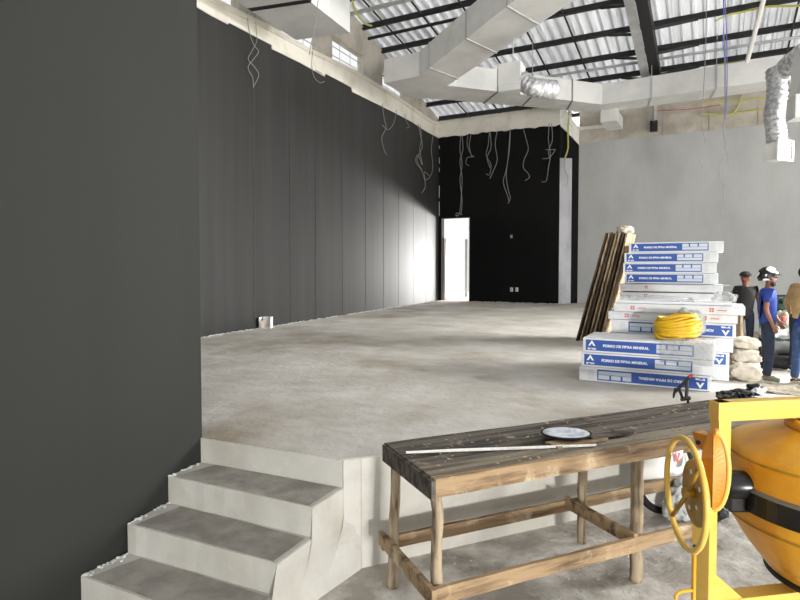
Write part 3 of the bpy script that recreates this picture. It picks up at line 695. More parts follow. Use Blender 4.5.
dup(norm, c2+dx*.03+Vector((0, 0, 2*BH_)), YAW, 'third carton of the middle stack, white right end showing just above the front stack', G2_)
dup(flip, c2+dx*.05+Vector((0, 0, 3*BH_)), YAW, 'fourth carton of the middle stack, upside down blue label right of the yellow hose', G2_)
z_ = 4*BH_
wb = white_box('white carton with faint red marks, lower white one on the middle stack', G2_, .085)
wb.location = c2+dx*.04+Vector((0, 0, z_)); wb.rotation_euler.z = YAW
dup(wb, c2+dx*.1-dyv*.03+Vector((0, 0, z_+.085)), YAW, 'white carton sticking out to the right, upper white one on the middle stack', G2_)
ztop = ST+z_+.17
# loose white panels and film on top of the middle stack
tag(obj('ceiling_panel', B(tuple((c2+dx*.05+dyv*.33+Vector((0, 0, ztop-ST+.012)))), (1.08, .55, .02), YAW), 'carton'), 'thin loose white panel lying flat on top of the middle stack', 'panel')
# rear stack
k1 = pd(718, 286, 7.45); c3 = Vector((k1.x, k1.y, ST))-dx*BW_/2
z3 = ST; k = 0
n3 = 8
lab3 = ['bottom carton of the tall rear stack, hidden low down', 'second carton from the bottom of the tall rear stack', 'third carton from the bottom of the tall rear stack', 'fourth carton from the bottom of the tall rear stack',
        'fifth carton from the bottom of the tall rear stack', 'plain sixth carton of the tall rear stack', 'lowest of the four clearly seen blue cartons high on the rear stack', 'second lowest of the four clearly seen blue cartons high on the rear stack',
        'second highest carton on the rear stack with blue print', 'topmost carton of the rear stack, shifted to the right']
ztop3 = pd(721, 241, 7.45).z; h0 = ztop3-4*BH_
low = thing('white_carton', 'white carton lying just beneath the four blue cartons of the rear stack', 'box', (0, 0, 0), 0, 'plain cartons under the rear stack')
obj('carton_body', B((0, BD_/2, .05), (1.25, BD_, .096), 0, .004), 'carton', low, world=False)
bm = bmesh.new()
for a, b in ((0, 0), (.022, 0), (0, .022), (.022, .022)): box(bm, (-.3+a, -.001, .05+b), (.016, .002, .016))
obj('printed_marks', bm, 'cred', low, world=False)
zz = ST; nlow = int((h0-ST)/.1); hh = (h0-ST)/nlow
low.location = c3+Vector((0, 0, h0-hh-ST)); low.rotation_euler.z = YAW
for i in range(nlow-1):
    dup(low, c3+dx*random.uniform(-.03, .03)+Vector((0, 0, i*hh)), YAW, 'white carton hidden low in the rear stack behind the middle stack', 'plain cartons under the rear stack')
for i, sh in enumerate((0, -.02, -.005, .055)):
    dup(norm, c3+dx*sh+Vector((0, 0, h0-ST+i*BH_)), YAW, lab3[6+i], G3_)
tag(obj('loose_sheet', B(tuple(Vector((c3.x, c3.y, h0-.012))+dx*.04-dyv*.045), (1.32, .09, .012), YAW), 'cgrey'), 'thin grey sheet edge sticking out under the four blue cartons of the rear stack', 'sheet')

# yellow hose coil on the front stack
hc = c1+dx*.27+dyv*.36+Vector((0, 0, 3*BH_)); hc.z = ST+3*BH_
ht = thing('hose_coil', 'coil of bright yellow hose lying on top of the front cartons', 'hose', hc)
path = []; rnd = random.Random(2); turns = 15; tr = .015
for i in range(turns*28):
    a = 2*PI*i/28; k = i/28; lay = int(k) % 5; rad = .205-.012*(int(k)//5)*.9-.01*abs(lay-2)*.9
    f = (k % 5)/5
    x = math.cos(a)*(rad+.01*math.sin(k*2.3)); y = math.sin(a)*(rad*.95); z = .02+.19*f*(1-.12*math.cos(a+k))+.012*math.sin(a*2+k)
    path.append(Vector((x, y*.85, z)))
obj('hose_windings', T(path, tr, 8), 'hose', ht, smooth=True, world=False)
path2 = [Vector((math.cos(a)*(.205-.02*math.sin(a*3)), math.sin(a)*.14, .1+.09*math.sin(a*1.0+.7))) for a in [2*PI*i/60 for i in range(60)]]
obj('hose_windings', T(path2, tr, 8, closed=True), 'hose', ht, smooth=True, world=False)
for tilt in (.18, .36, -.2, .5):
    pp = [Vector((math.cos(a)*(.2-.02*tilt), math.sin(a)*.15, .10+tilt*.22*math.cos(a-.8)+.02)) for a in [2*PI*i/48 for i in range(48)]]
    obj('hose_windings', T(pp, tr, 8, closed=True), 'hose', ht, smooth=True, world=False)
g = hc+dyv*.08+dx*.05
tag(obj('plastic_bag', blob(bmesh.new(), hc+dx*.10+dyv*.24+Vector((0, 0, .13)), (.13, .06, .14), 4, .3, YAW), 'film', smooth=True), 'crumpled clear grey plastic bag behind the yellow hose coil', 'bag')
# film draped over the right end of the front stack
bm = bmesh.new(); nx, ny = 16, 14; vs = []
from mathutils import noise as nz
for i in range(nx+1):
    row = []
    for j in range(ny+1):
        x = .16+.42*i/nx; s_ = j/ny*.46
        if s_ < .26: y, z = .26-s_, 3*BH_+.014
        else: y, z = -.014, 3*BH_+.014-(s_-.26)
        nn = nz.noise(Vector((i*.4, j*.45, 0)))
        row.append(bm.verts.new((x+.01*nn, y-(.012*abs(nn) if s_ >= .26 else 0), z+(.03*abs(nn) if s_ < .26 else -.03*nn*(x-.1)))))
    vs.append(row)
for i in range(nx):
    for j in range(ny): bm.faces.new((vs[i][j], vs[i+1][j], vs[i+1][j+1], vs[i][j+1]))
bmesh.ops.solidify(bm, geom=bm.faces[:], thickness=.002)
bm.transform(Matrix.Translation(c1) @ Matrix.Rotation(YAW, 4, 'Z'))
fm = M['film'].copy(); fm.name = 'clear_film'; nt = fm.node_tree; tr_ = nt.nodes.new('ShaderNodeBsdfTransparent'); mx = nt.nodes.new('ShaderNodeMixShader'); mx.inputs[0].default_value = .3
nt.links.new(tr_.outputs[0], mx.inputs[1]); nt.links.new(nt.nodes['Principled BSDF'].outputs[0], mx.inputs[2]); nt.links.new(mx.outputs[0], nt.nodes['Material Output'].inputs[0])
tag(obj('plastic_wrap', bm, fm, smooth=True), 'torn clear plastic wrap hanging over the right end of the front cartons', 'plastic wrap')
bm = bmesh.new(); blob(bm, c2+dx*-.1+dyv*.32+Vector((0, 0, ztop-ST+.045)), (.34, .16, .03), 8, .35, YAW)
tag(obj('plastic_bag', bm, fm, smooth=True), 'flat crumpled clear plastic on top of the middle stack', 'bag')
bm = bmesh.new(); blob(bm, c2+dx*.52+dyv*.4+Vector((0, 0, ztop-ST+.06)), (.1, .12, .06), 3, .4, YAW)
tag(obj('plastic_bag', bm, fm, smooth=True), 'crumpled clear plastic at the right end of the middle stack', 'bag')

# leaning boards behind the rear stack
pb0 = pz(577, 341, ST); ptop = pd(607, 233, 8.35)
cols_ = ['brownedge', 'tanedge', 'brownedge', 'tanedge', 'tanedge', 'brownedge', 'tanedge']
words_ = ['leftmost dark brown board', 'second board from the left with tan edge', 'third board from the left, dark', 'middle tan edged board', 'third board from the right with tan edge', 'second board from the right, dark', 'rightmost tan board']
depth = .5
for i in range(7):
    off = dx*(.062*i)*.92; lo_ = pb0+off; hi_ = ptop+dx*(.047*i)+Vector((0, 0, .015*math.sin(i*2)))
    dl = (hi_-lo_).normalized(); th = .022
    t = (dyv*.9+dx*.1).normalized()*depth
    nrm = dl.cross(t).normalized()*th
    bm = bmesh.new()
    slab(bm, [lo_, lo_+t, hi_+t, hi_], nrm)
    ob = obj('leaning_board', bm, cols_[i])
    tag(ob, words_[i]+' in the row leaning beside the rear cartons', 'board', 'boards leaning left of the carton stacks')
bl = blob(bmesh.new(), ptop+dx*.30+Vector((0, .16, .045)), (.11, .1, .06), 2, .3)
tag(obj('cloth_bundle', bl, 'bag', smooth=True), 'grey green cloth lump on top of the leaning boards', 'cloth')
# tan strips standing at the right of the middle stack
for i in range(4):
    p0 = pz(731+4.2*i, 372, ST)+Vector((0, .75, 0)); p0 = Vector((p0.x, p0.y, ST)); q0 = pd(731+4.2*i, 352, 6.0+.05*i); p0 = Vector((q0.x-.02, q0.y, ST)); p1 = pd(727+4.6*i, 303+i, 6.0+.05*i+.15)
    bm = T([p0, p1], .022, 4)
    tag(obj('timber_strip', bm, 'tanedge' if i % 2 else 'brownedge'), ['leftmost dark strip', 'second strip, tan', 'third strip, dark', 'rightmost tan strip'][i]+' standing upright beside the middle cartons', 'strip', 'strips standing by the cartons')
# cream sacks on the stage corner
for i, (x, y, d, s_, lab) in enumerate(((742, 381, 5.62, (.14, .14, .09), 'lowest crumpled cream sack beside the cartons near the standing man'), (741, 368, 5.72, (.125, .13, .07), 'middle cream sack of the pile right of the cartons'), (741, 357, 5.8, (.12, .12, .06), 'top cream sack of the pile right of the cartons'))):
    p = pd(x+3, y, d); z = ST+(.08, .225, .34)[i]
    tag(obj('sack', blob(bmesh.new(), (p.x, p.y, z), s_, i+11, .3, YAW+i*.3, flat=s_[2]*.8), 'bag', smooth=True), lab, 'sack', 'cream sacks right of the cartons')

# ============================================================ WORKBENCH
N_ = pz(434, 479, .79); Lp = pz(600, 451.5, .79); Ld = (Lp-N_); Ld.z = 0; Ld.normalize(); BA = math.atan2(Ld.y, Ld.x)
bench = thing('workbench', 'long rough timber workbench with weathered dark plank top standing in front of the stage', 'workbench', (N_.x, N_.y, 0), BA)
BW, BLn, BT = .575, 2.95, .79
rnd = random.Random(5)
def plank(name, x0, x1, y0, y1, z0, z1, m, parent=bench, wob=.004, seg=14):
    bm = bmesh.new(); n = seg; R_ = []
    for i in range(n+1):
        x = x0+(x1-x0)*i/n; a, b, c, d = [rnd.uniform(-wob, wob) for _ in range(4)]
        R_.append([bm.verts.new(p) for p in ((x, y0+a, z0+b*.6), (x, y1+c, z0+b*.6), (x, y1+c, z1+d*.5), (x, y0+a, z1+d*.5))])
    for A, Q in zip(R_, R_[1:]):
        for k in range(4): bm.faces.new((A[k], A[(k+1) % 4], Q[(k+1) % 4], Q[k]))
    bm.faces.new(R_[0]); bm.faces.new(R_[-1][::-1])
    return obj(name, bm, m, parent, world=False)
ys = [.028, .17, .30, .44, .572]
for i in range(4):
    if i % 2: 
        plank('top_plank', .0, 1.32, ys[i], ys[i+1]-.006, BT-.026, BT-.002+.001*i, 'wooddark'); plank('top_plank', 1.33, BLn, ys[i], ys[i+1]-.006, BT-.026, BT+.001, 'wooddark')
    else: plank('top_plank', .0, BLn, ys[i], ys[i+1]-.006, BT-.026, BT-.001*i, 'dustyplank' if i == 0 else 'wooddark')
plank('apron', .006, BLn, 0, .026, BT-.088, BT-.002, 'wood')
plank('apron', .0, BLn, BW, BW+.024, BT-.088, BT-.002, 'wooddark')
bm = B((-.004, BW/2+.005, BT-.052), (.022, BW+.02, .09)); obj('end_board', bm, 'wooddark', bench, world=False)  # dark boards here paint in the shade on the bench end
def bleg(x, y, zt=BT-.02, lean=(0, 0), r=.029, zb_=0):
    pts = []; n = 9
    for i in range(n+1):
        f = i/n; pts.append((x+lean[0]*(1-f)+rnd.uniform(-.005, .005), y+lean[1]*(1-f)+rnd.uniform(-.005, .005), zb_+(zt-zb_)*f))
    rs = [r*(1.05-.15*i/n)*(1+rnd.uniform(-.06, .06)) for i in range(n+1)]
    obj('leg', T(smooth_path(pts, 3), [rs[min(i//3, n)] for i in range(n*3+1)], 12), 'pole', bench, True, world=False)
bleg(.045, .06); bleg(.05, .535, lean=(-.02, .02)); bleg(1.30, .06, r=.035); bleg(1.33, .53); bleg(2.78, .06, r=.03); bleg(2.78, .53)
plank('lower_rail', .005, 1.86, -.0, .024, .20, .278, 'wood')
plank('lower_rail', -.02, 2.85, .572, .596, .20, .27, 'wood')
obj('lower_rail', B((-.009, .305, .25), (.026, .66, .075)), 'wood', bench, world=False)
obj('lower_rail', B((1.245, .30, .26), (.026, .58, .072)), 'wood', bench, world=False)
def BP(x, y, z): return WM[bench.name] @ Vector((x, y, z))
bi = WM[bench.name].inverted()
# things on the bench
st0, st1 = pz(406, 452.5, BT+.012), pz(596, 445, BT+.012)
tag(obj('wooden_stick', T([st0, st0.lerp(st1, .25)+Vector((0, 0, .002)), st0.lerp(st1, .6), st1], [.007, .0085, .0085, .007], 6), 'lime'), 'long whitish straight stick lying along the workbench top', 'stick')
pc = pz(566, 434.5, BT+.03)
sb = bi @ pz(577, 441, BT+.01)
tag(obj('scrap_board', B(BP(sb.x, sb.y, BT+.010), (.36, .10, .012), BA+.03), 'wood'), 'short pale scrap board on the workbench beneath the round plate', 'board')
sb2 = bi @ pz(616, 437, BT+.01)
tag(obj('scrap_board', B(BP(sb2.x-.02, sb2.y+.02, BT+.023), (.3, .05, .012), BA-.03), 'wooddark'), 'narrow dark offcut on the workbench to the right of the round plate', 'board')
pl = thing('plate', 'round white plaster smeared plate lying on the workbench', 'plate', (pc.x, pc.y, BT+.018))
_pd = obj('plate_dish', LA([(0, 0), (.09, 0), (.135, .018), (.138, .024), (.13, .022), (.09, .008), (0, .008)], n=40), 'rubber', pl, True, world=False)
pm = mat('smeared_plaster', (226, 230, 234), .7, 0, (176, 186, 196), 18, 5, .45, .65)
obj('plaster_smear', LA([(0, .012), (.08, .012), (.126, .0225), (.122, .026), (.07, .016), (0, .015)], n=40), pm, pl, True, world=False)
pl.scale = (1.03, .8, 1)
bm = bmesh.new(); rnd = random.Random(21)
for k in range(150):
    x, y = rnd.uniform(.02, 2.6), rnd.uniform(.03, .57); s_ = rnd.uniform(.003, .009)
    bmesh.ops.create_icosphere(bm, subdivisions=1, radius=s_, matrix=Matrix.Translation((x, y, BT+.001)) @ Matrix.Rotation(rnd.random()*6, 4, 'Z') @ Matrix.Diagonal((2, 1, .4, 1)))
bm.transform(WM[bench.name])
o = tag(obj('wood_chips', bm, 'tanedge'), 'scattered wood chips and plaster crumbs on the workbench top', 'chips'); o['kind'] = 'stuff'
# clamp
cb = pz(684, 403, BT); cl = thing('clamp', 'black bar clamp with a red tipped handle standing at the rear edge of the workbench', 'clamp', cb)
cD = cb.y
obj('clamp_bar', T([pd(675, 392, cD), pd(681, 386, cD), pd(689, 377, cD)], [.012, .013, .011], 8), 'blackp', cl)
obj('clamp_grip', T([pd(676, 388, cD), pd(674, 394, cD), pd(673.5, 398, cD)], [.011, .009, .006], 8), 'blackp', cl)
obj('clamp_handle_tip', T([pd(688.5, 377.5, cD), pd(692.5, 374.8, cD)], .011, 8), 'red', cl)
obj('clamp_jaw', T([pd(687, 380, cD), pd(687, 390, cD), pd(686, 399, cD)], .012, 6), 'blackp', cl)
obj('clamp_jaw', T([pd(678, 387, cD), pd(681, 394, cD), pd(683, 399, cD)], .010, 6), 'blackp', cl)
obj('clamp_foot', T([pd(681, 399.5, cD), pd(690, 398, cD)], .014, 8), 'blackp', cl)
obj('clamp_screw', T([pd(688, 399, cD), Vector((pd(688, 399, cD).x, cD, BT))], .009, 8), 'blackp', cl)
obj('clamp_screw', T([pd(676.5, 393, cD), pd(677, 402, cD)], .004, 6), 'galv', cl)
# black bundle
for i, (x, y, s_, m, lab) in enumerate(((727, 395, (.075, .06, .03), 'rubber', 'left black glove of the heap lying at the far end of the workbench'), (741, 394, (.075, .06, .035), 'rubber', 'middle black cloth of the heap at the far workbench end'), (755, 391, (.06, .06, .045), 'helmet', 'black and white patterned cloth, rightmost of the heap at the far workbench end'))):
    p = pz(x, y+4, BT); 
    bm = blob(bmesh.new(), (p.x, p.y, BT+s_[2]*.8), s_, 20+i, .35, BA, flat=s_[2]*.75)
    tag(obj('cloth_bundle', bm, m, smooth=True), lab, 'cloth')
bm = bmesh.new(); rnd = random.Random(4)
for k in range(9):
    x0 = 720+k*4.4; p = [pz(x0+rnd.uniform(-4, 4), 396+rnd.uniform(-4, 3), BT+rnd.uniform(.02, .06)) for _ in range(4)]
    tube(bm, smooth_path(p, 4), .008, 6)
tag(obj('strap', bm, 'blackp'), 'tangle of black straps on the heap at the far end of the workbench', 'strap')

# wheel leaning against the stage under the bench
wc = pd(664, 471, 4.06); wn = Vector((-.407, .914, .0)).normalized(); wn = Vector((sd.y, -sd.x, .12)).normalized()
wl = thing('barrow_wheel', 'wheelbarrow wheel with thin black tyre leaning behind the workbench legs', 'wheel', (wc.x, wc.y, 0))
WR = wc.z-.0
def ringmesh(c, n, R, r, k=48, m=10):
    Rm = axis_rot(n); return T([Vector(c)+(Rm @ Vector((R*math.cos(2*PI*i/k), R*math.sin(2*PI*i/k), 0))) for i in range(k)], r, m, closed=True)
obj('tyre', ringmesh(wc, wn, WR-.03, .026), 'rubber', wl, True)
obj('rim', ringmesh(wc, wn, WR-.062, .014), 'white', wl, True)
obj('wheel_disc', LA([(0, .01), (.05, .03), (WR-.07, .0), (WR-.07, -.006), (.05, .02), (0, 0)], wc, axis_rot(wn), 40), 'white', wl, True)
tag(obj('plastic_bag', blob(bmesh.new(), wc+Vector((sd.y, -sd.x, 0))*.14+sd*.02+Vector((0, 0, -wc.z+.13)), (.14, .07, .13), 14, .4, BA, flat=.12), 'film', smooth=True), 'crumpled pale plastic bag on the floor in front of the leaning wheel', 'bag')
p = pz(718, 519, 0)
tag(obj('dark_block', blob(bmesh.new(), (p.x, p.y, .04), (.06, .05, .04), 5, .3, .4, flat=.038), 'rubber', smooth=True), 'small black lump on the floor seen beside the yellow upright', 'block')

bm = bmesh.new(); rnd = random.Random(77)
for k in range(240):
    y = rnd.uniform(2.4, 4.4); x = rnd.uniform(-.3, 2.4); q = Vector((x, y, 0))
    if (q-S1.xy.to_3d()).dot(Vector((sd.y, -sd.x, 0))) < .05: continue
    s_ = rnd.uniform(.002, .008)
    bmesh.ops.create_icosphere(bm, subdivisions=1, radius=s_, matrix=Matrix.Translation((x, y, .002)) @ Matrix.Rotation(rnd.random()*6, 4, 'Z') @ Matrix.Diagonal((1.6, 1, .5, 1)))
o = tag(obj('floor_grit', bm, 'plaster'), 'pale grit and mortar crumbs scattered on the floor under the workbench', 'grit'); o['kind'] = 'stuff'

# ============================================================ CONCRETE MIXER
mx_ = thing('concrete_mixer', 'yellow concrete mixer with black band around the drum and a big handwheel', 'concrete mixer', (1.73, 2.19, 0))
DC = Vector((1.73, 2.19, 0)); R = .42
tilt = Matrix.Translation((DC.x, DC.y, .9)) @ Matrix.Rotation(math.radians(0), 4, 'Y') @ Matrix.Translation((-DC.x, -DC.y, -.9))
def md(prof, m, name, parent=mx_, sm=True, n=72, close=False):
    bm = lathe(bmesh.new(), prof, DC, None, n, close); bm.transform(tilt); return obj(name, bm, m, parent, sm)
dr = md([(.25, .555), (.262, .56), (.34, .66), (.405, .765), (R, .80), (R+.003, .85), (R+.003, .93), (R, 1.005), (R+.002, 1.012), (R, 1.02), (R-.004, 1.035), (R-.018, 1.052), (R-.05, 1.064), (.30, 1.095), (.21, 1.125), (.2, 1.135), (.19, 1.125), (.3, 1.08), (R-.06, 1.04), (R-.02, 1.0), (R-.02, .8), (.33, .66), (.24, .57), (.0, .565), (0, .555)], 'yellow', 'drum')
md([(R-.002, .84), (R+.016, .84), (R+.016, .918), (R-.002, .918)], 'blackp', 'drum_band', dr, False, close=True)
md([(R+.016, .917), (R+.018, .921), (R-.002, .933), (R-.004, .919)], 'ductj', 'band_rim', dr, False, close=True)
md([(.25, .545), (.272, .548), (.272, .572), (.25, .575)], 'rubber', 'drum_bottom_ring', dr, True, close=True)
md([(.2, 1.12), (.212, 1.12), (.212, 1.16), (.2, 1.165)], 'yellow', 'drum_mouth', dr, True, close=True)
md([(R+.001, .790), (R+.004, .786), (R+.001, .782)], 'olive', 'drum_seam', dr, True)
md([(R-.006, 1.034), (R+.002, 1.031), (R+.002, 1.025), (R-.006, 1.022)], 'olive', 'drum_seam', dr, True)
# embossed marks on the band
text('band_lettering', 'CSM', .03, 'ductj', mx_, (0, 0, 0), Matrix()).data.transform(Matrix.Translation(Vector((-.115, -.427, .878))) @ Matrix.Rotation(math.radians(-16), 4, 'Z') @ RX)
# bearing where the band meets the frame
bcen = DC+Vector((-R*.985, -.03, .925)); axd = Vector((1, -.05, 0)).normalized()
obj('bearing', LA([(0, -.085), (.048, -.085), (.053, -.078), (.053, .01), (.05, .03), (0, .03)], bcen, axis_rot(axd), 32), 'blackp', mx_, True)
obj('bearing_bracket', B(bcen+Vector((-.02, .01, -.045)), (.11, .08, .10), 0, .008), 'blackp', mx_)
for a in (.6, 2.2, 3.8, 5.4):
    obj('bolt', LA([(0, 0), (.009, 0), (.009, .012), (0, .012)], bcen+axd*-.095+Vector((0, .04*math.cos(a), .04*math.sin(a))), axis_rot(axd), 6), 'galv', mx_)
# yoke: upright and top bar
u0 = pd(721, 401, 2.17)
bd = Vector((.985, .17, 0)).normalized(); bang = math.atan2(bd.y, bd.x)
obj('yoke_upright', B((u0.x, u0.y, (u0.z+.90)/2), (.052, .05, u0.z-.90), bang, .003), 'fyel', mx_)
tbm = B(Vector((u0.x, u0.y, u0.z-.036))+bd*.42, (.90, .055, .072), bang, .003)
obj('yoke_bar', tbm, 'fyel', mx_)
obj('yoke_upright', B(Vector((u0.x, u0.y, (u0.z+.90)/2))+bd*.99-Vector((0, .12, 0)), (.052, .05, u0.z-.90), bang, .003), 'fyel', mx_)
# stand: lower upright, gusset, cross bar, feet
l0 = pd(705, 500, 2.12)
obj('stand_upright', B((l0.x, l0.y, .47), (.040, .075, .94+.12), bang+.25, .003), 'fyel', mx_)
cz = pd(705, 597, 2.12).z
obj('stand_crossbar', B(Vector((l0.x, l0.y, cz-.03))+bd*.5, (1.0, .07, .06), bang, .003), 'fyel', mx_)
bm = bmesh.new(); a_ = Vector((l0.x, l0.y-.03, 0))
slab(bm, [a_+Vector((.015, 0, cz)), a_+bd*.145+Vector((0, 0, cz)), a_+Vector((.015, 0, cz+.115))], (0, .008, 0))
obj('gusset', bm, 'fyel', mx_)
obj('stand_upright', B(Vector((l0.x, l0.y, .27))+bd*1.02, (.05, .06, .55), bang, .003), 'fyel', mx_)
obj('stand_foot', B(Vector((l0.x, l0.y, .03)), (.06, .75, .06), bang, .003), 'fyel', mx_)
obj('stand_foot', B(Vector((l0.x, l0.y, .03))+bd*1.02, (.06, .75, .06), bang, .003), 'fyel', mx_)
# gear guard: edge-on disc housing with a central seam
gc = pd(714.5, 471, 2.0); gn_ = Vector((1, -.17, 0)).normalized()
vd = Vector((gc.x, gc.y, 0)).normalized(); sdv = Vector((vd.y, -vd.x, 0))
bm = bmesh.new(); n = 40; h_ = .136; wd_ = .043
rim = [(math.sin(2*PI*i/n), math.cos(2*PI*i/n)) for i in range(n)]
# lens-shaped shell: two curved plates meeting in a vertical ridge facing the viewer, rim on the right
fr_ = []; bk_ = []
for s_, c_ in rim:
    fr_.append(bm.verts.new(gc+sdv*(wd_*s_)+Vector((0, 0, h_*c_)))); bk_.append(bm.verts.new(gc+sdv*(wd_*s_)+vd*.07+Vector((0, 0, h_*c_))))
ridge = [bm.verts.new(gc-vd*.028+sdv*-.004+Vector((0, 0, h_*.97*(1-2*i/(n//2))))) for i in range(n//2+1)]
for i in range(n//2):
    bm.faces.new((fr_[i], fr_[i+1], ridge[i+1], ridge[i]))
    a, b = fr_[(-i) % n], fr_[(-i-1) % n]
    if i == 0: a = fr_[0]
    bm.faces.new((a, ridge[i], ridge[i+1], b))
for i in range(n): j = (i+1) % n; bm.faces.new((fr_[i], bk_[i], bk_[j], fr_[j]))
bm.faces.new(bk_)
mo = mat('guard_orange_paint', (214, 142, 44), .4, 0, (200, 126, 36), 5, 4, .5, .6)
gg = obj('gear_guard', bm, mo, mx_)
obj('guard_seam', T([gc-vd*.031+sdv*-.004+Vector((0, 0, h_*f)) for f in (.93, .3, -.3, -.9)], .0022, 5), 'olive', gg)
obj('guard_rim', T([gc+sdv*(wd_*1.02*s_)-vd*.0+Vector((0, 0, h_*1.01*c_)) for s_, c_ in [(math.sin(PI*i/24), math.cos(PI*i/24)) for i in range(25)]], .0085, 8), 'fyel', gg, True)
# bracket on top of guard
bm = bmesh.new(); a_ = pd(693, 432, 2.14); b_ = pd(717, 438, 2.02)
slab(bm, [a_, pd(703, 430, 2.2), pd(722, 439, 2.12), b_, ], (0, 0, -.006))
slab(bm, [a_, b_, b_-Vector((0, 0, .012)), pd(712, 458, 2.06), pd(697, 446, 2.11)], (0, .008, 0))
obj('guard_bracket', bm, mo, mx_)
obj('bolt', LA([(0, 0), (.009, 0), (.009, .008), (0, .008)], pd(698, 442, 2.08), axis_rot((-.4, -1, 0)), 8), 'blackp', mx_)
# handwheel
hw = pd(685, 492.5, 2.0); hn = Vector((math.sin(math.radians(97)), math.cos(math.radians(97)), 0)); RW_ = .188
whl = obj('handwheel_rim', ringmesh(hw, hn, RW_, .0105, 72, 12), 'fyel', mx_, True)
obj('handwheel_hub', LA([(0, -.008), (.016, -.008), (.018, .03), (0, .03)], hw, axis_rot(hn), 24), 'olive', whl, True)
Rm = axis_rot(hn)
for k in range(2):
    a = k*PI+2.3; obj('handwheel_spoke', T([hw+Rm @ Vector((.02*math.cos(a), .02*math.sin(a), .01)), hw+Rm @ Vector(((RW_)*math.cos(a), RW_*math.sin(a), 0))], .008, 8), 'olive', whl, True)
gpl = obj('toothed_plate', LA([(0, .02), (.112, .02), (.115, .024), (.112, .032), (0, .032)], hw+Vector((.01, 0, .0)), Rm, 48), 'olive', mx_)
for a, rr_ in ((-.3, .055), (2.6, .06), (1.2, .07), (4.1, .05), (5.2, .075)):
    obj('plate_hole', LA([(0, .0), (.009, 0), (.009, .0015), (0, .0015)], hw+Vector((.01, 0, 0))+Rm @ Vector((rr_*math.cos(a), rr_*math.sin(a), .018)), Rm, 12), 'cwhite', gpl)
# sticker with pink printing
c_ = pd(677, 458, 2.03)
obj('sticker', slab(bmesh.new(), [pd(671, 453, 2.02), pd(683, 450, 2.04), pd(682, 466, 2.04), pd(675, 468, 2.03)], (.002, .002, 0)), 'cwhite', mx_)
obj('sticker_print', slab(bmesh.new(), [pd(674, 454, 2.012), pd(676, 453.5, 2.012), pd(679, 462, 2.014), pd(677, 464, 2.014)], (.002, .002, 0)), 'cred', mx_)
obj('sticker_print', slab(bmesh.new(), [pd(678, 453, 2.012), pd(680, 452.5, 2.012), pd(679, 458, 2.014), pd(677.5, 458, 2.014)], (.002, .002, 0)), 'cred', mx_)
# foot pedal rod with hook
obj('pedal_rod', T([pd(694.5, 553, 2.05), Vector((pd(694.5, 553, 2.05).x, pd(694.5, 553, 2.05).y, .05))], .007, 8), 'yellow', mx_, True)
obj('pedal_rod', T([pd(694.5, 545, 2.05), pd(694.5, 556, 2.05)], .005, 8), 'blackp', mx_)
obj('rod_washer', T([pd(690, 553, 2.05), pd(698, 553.5, 2.05)], .003, 6), 'cwhite', mx_)
obj('pedal_hook', T(smooth_path([pd(692, 590.5, 2.03), pd(684, 591, 2.02), pd(677, 594, 2.0), pd(676, 600, 1.99), pd(681, 606, 1.99)], 5), .006, 8), 'yellow', mx_, True)

# ============================================================ THINGS ON THE LOWER FLOOR
def crate(p, rz, label):
    t = thing('crate', label, 'crate', p, rz, 'green crates behind the standing man')
    bm = bmesh.new(); w_, d_, h_ = .42, .5, .20
    box(bm, (0, 0, .01), (w_, d_, .02))
    for sy in (-1, 1):
        box(bm, (0, sy*d_/2, h_-.015), (w_, .02, .03)); box(bm, (0, sy*d_/2, .03), (w_, .02, .03))
        for k in range(5): box(bm, (-w_/2+.02+k*(w_-.04)/4, sy*d_/2, h_/2), (.03, .02, h_))
    for sx_ in (-1, 1):
        box(bm, (sx_*w_/2, 0, h_-.015), (.02, d_, .03)); box(bm, (sx_*w_/2, 0, .03), (.02, d_, .03))
        for k in range(4): box(bm, (sx_*w_/2, -d_/2+.02+k*(d_-.04)/3, h_/2), (.02, .03, h_))
    obj('crate_shell', bm, 'green', t, world=False)
    obj('crate_content', blob(bmesh.new(), (0, 0, .08), (w_*.42, d_*.42, .075), 6, .3), 'blackp', t, world=False)
    return t
cp = pz(776, 353, 0)
cp = Vector((pd(775, 300, 11.2).x, 11.2, 0)); topz_ = pd(775, 300, 11.0).z
k1 = crate(cp, -.4, 'bottom green crate of the stack behind the man in blue')
ncr = int(round(topz_/.205))
names_ = ['second crate from the bottom', 'third crate from the bottom', 'fourth crate from the bottom', 'fifth crate from the bottom', 'sixth crate from the bottom', 'seventh crate from the bottom']
for i in range(1, ncr): dup(k1, cp+Vector((0, 0, .204*i)), -.4, ('topmost crate' if i == ncr-1 else names_[min(i-1, 5)])+' of the green stack behind the man in blue')
sk = pd(783, 331, 10.2)
for x, y, d, s_, m, lab, sd_ in ((785, 322, 10.4, (.17, .15, .2), 'bag', 'upright white sack with a red mark on the heap right of the man in blue', 1),
        (772, 332, 10.2, (.17, .2, .1), 'film', 'grey plastic bundle on the left of the heap behind the men', 2), (790, 333, 10.3, (.2, .2, .1), 'film', 'grey plastic bundle on the right of the heap behind the men', 3)):
    p = pd(x, y, d)
    tag(obj('sack', blob(bmesh.new(), p, s_, sd_, .3), m, smooth=True), lab, 'sack', None)
p = pd(784, 322, 10.2)
tag(obj('sack_mark', blob(bmesh.new(), p+Vector((0, -.0, .05)), (.05, .03, .05), 3, .1), 'cred', smooth=True), 'red printed mark on the upright white sack', 'mark')
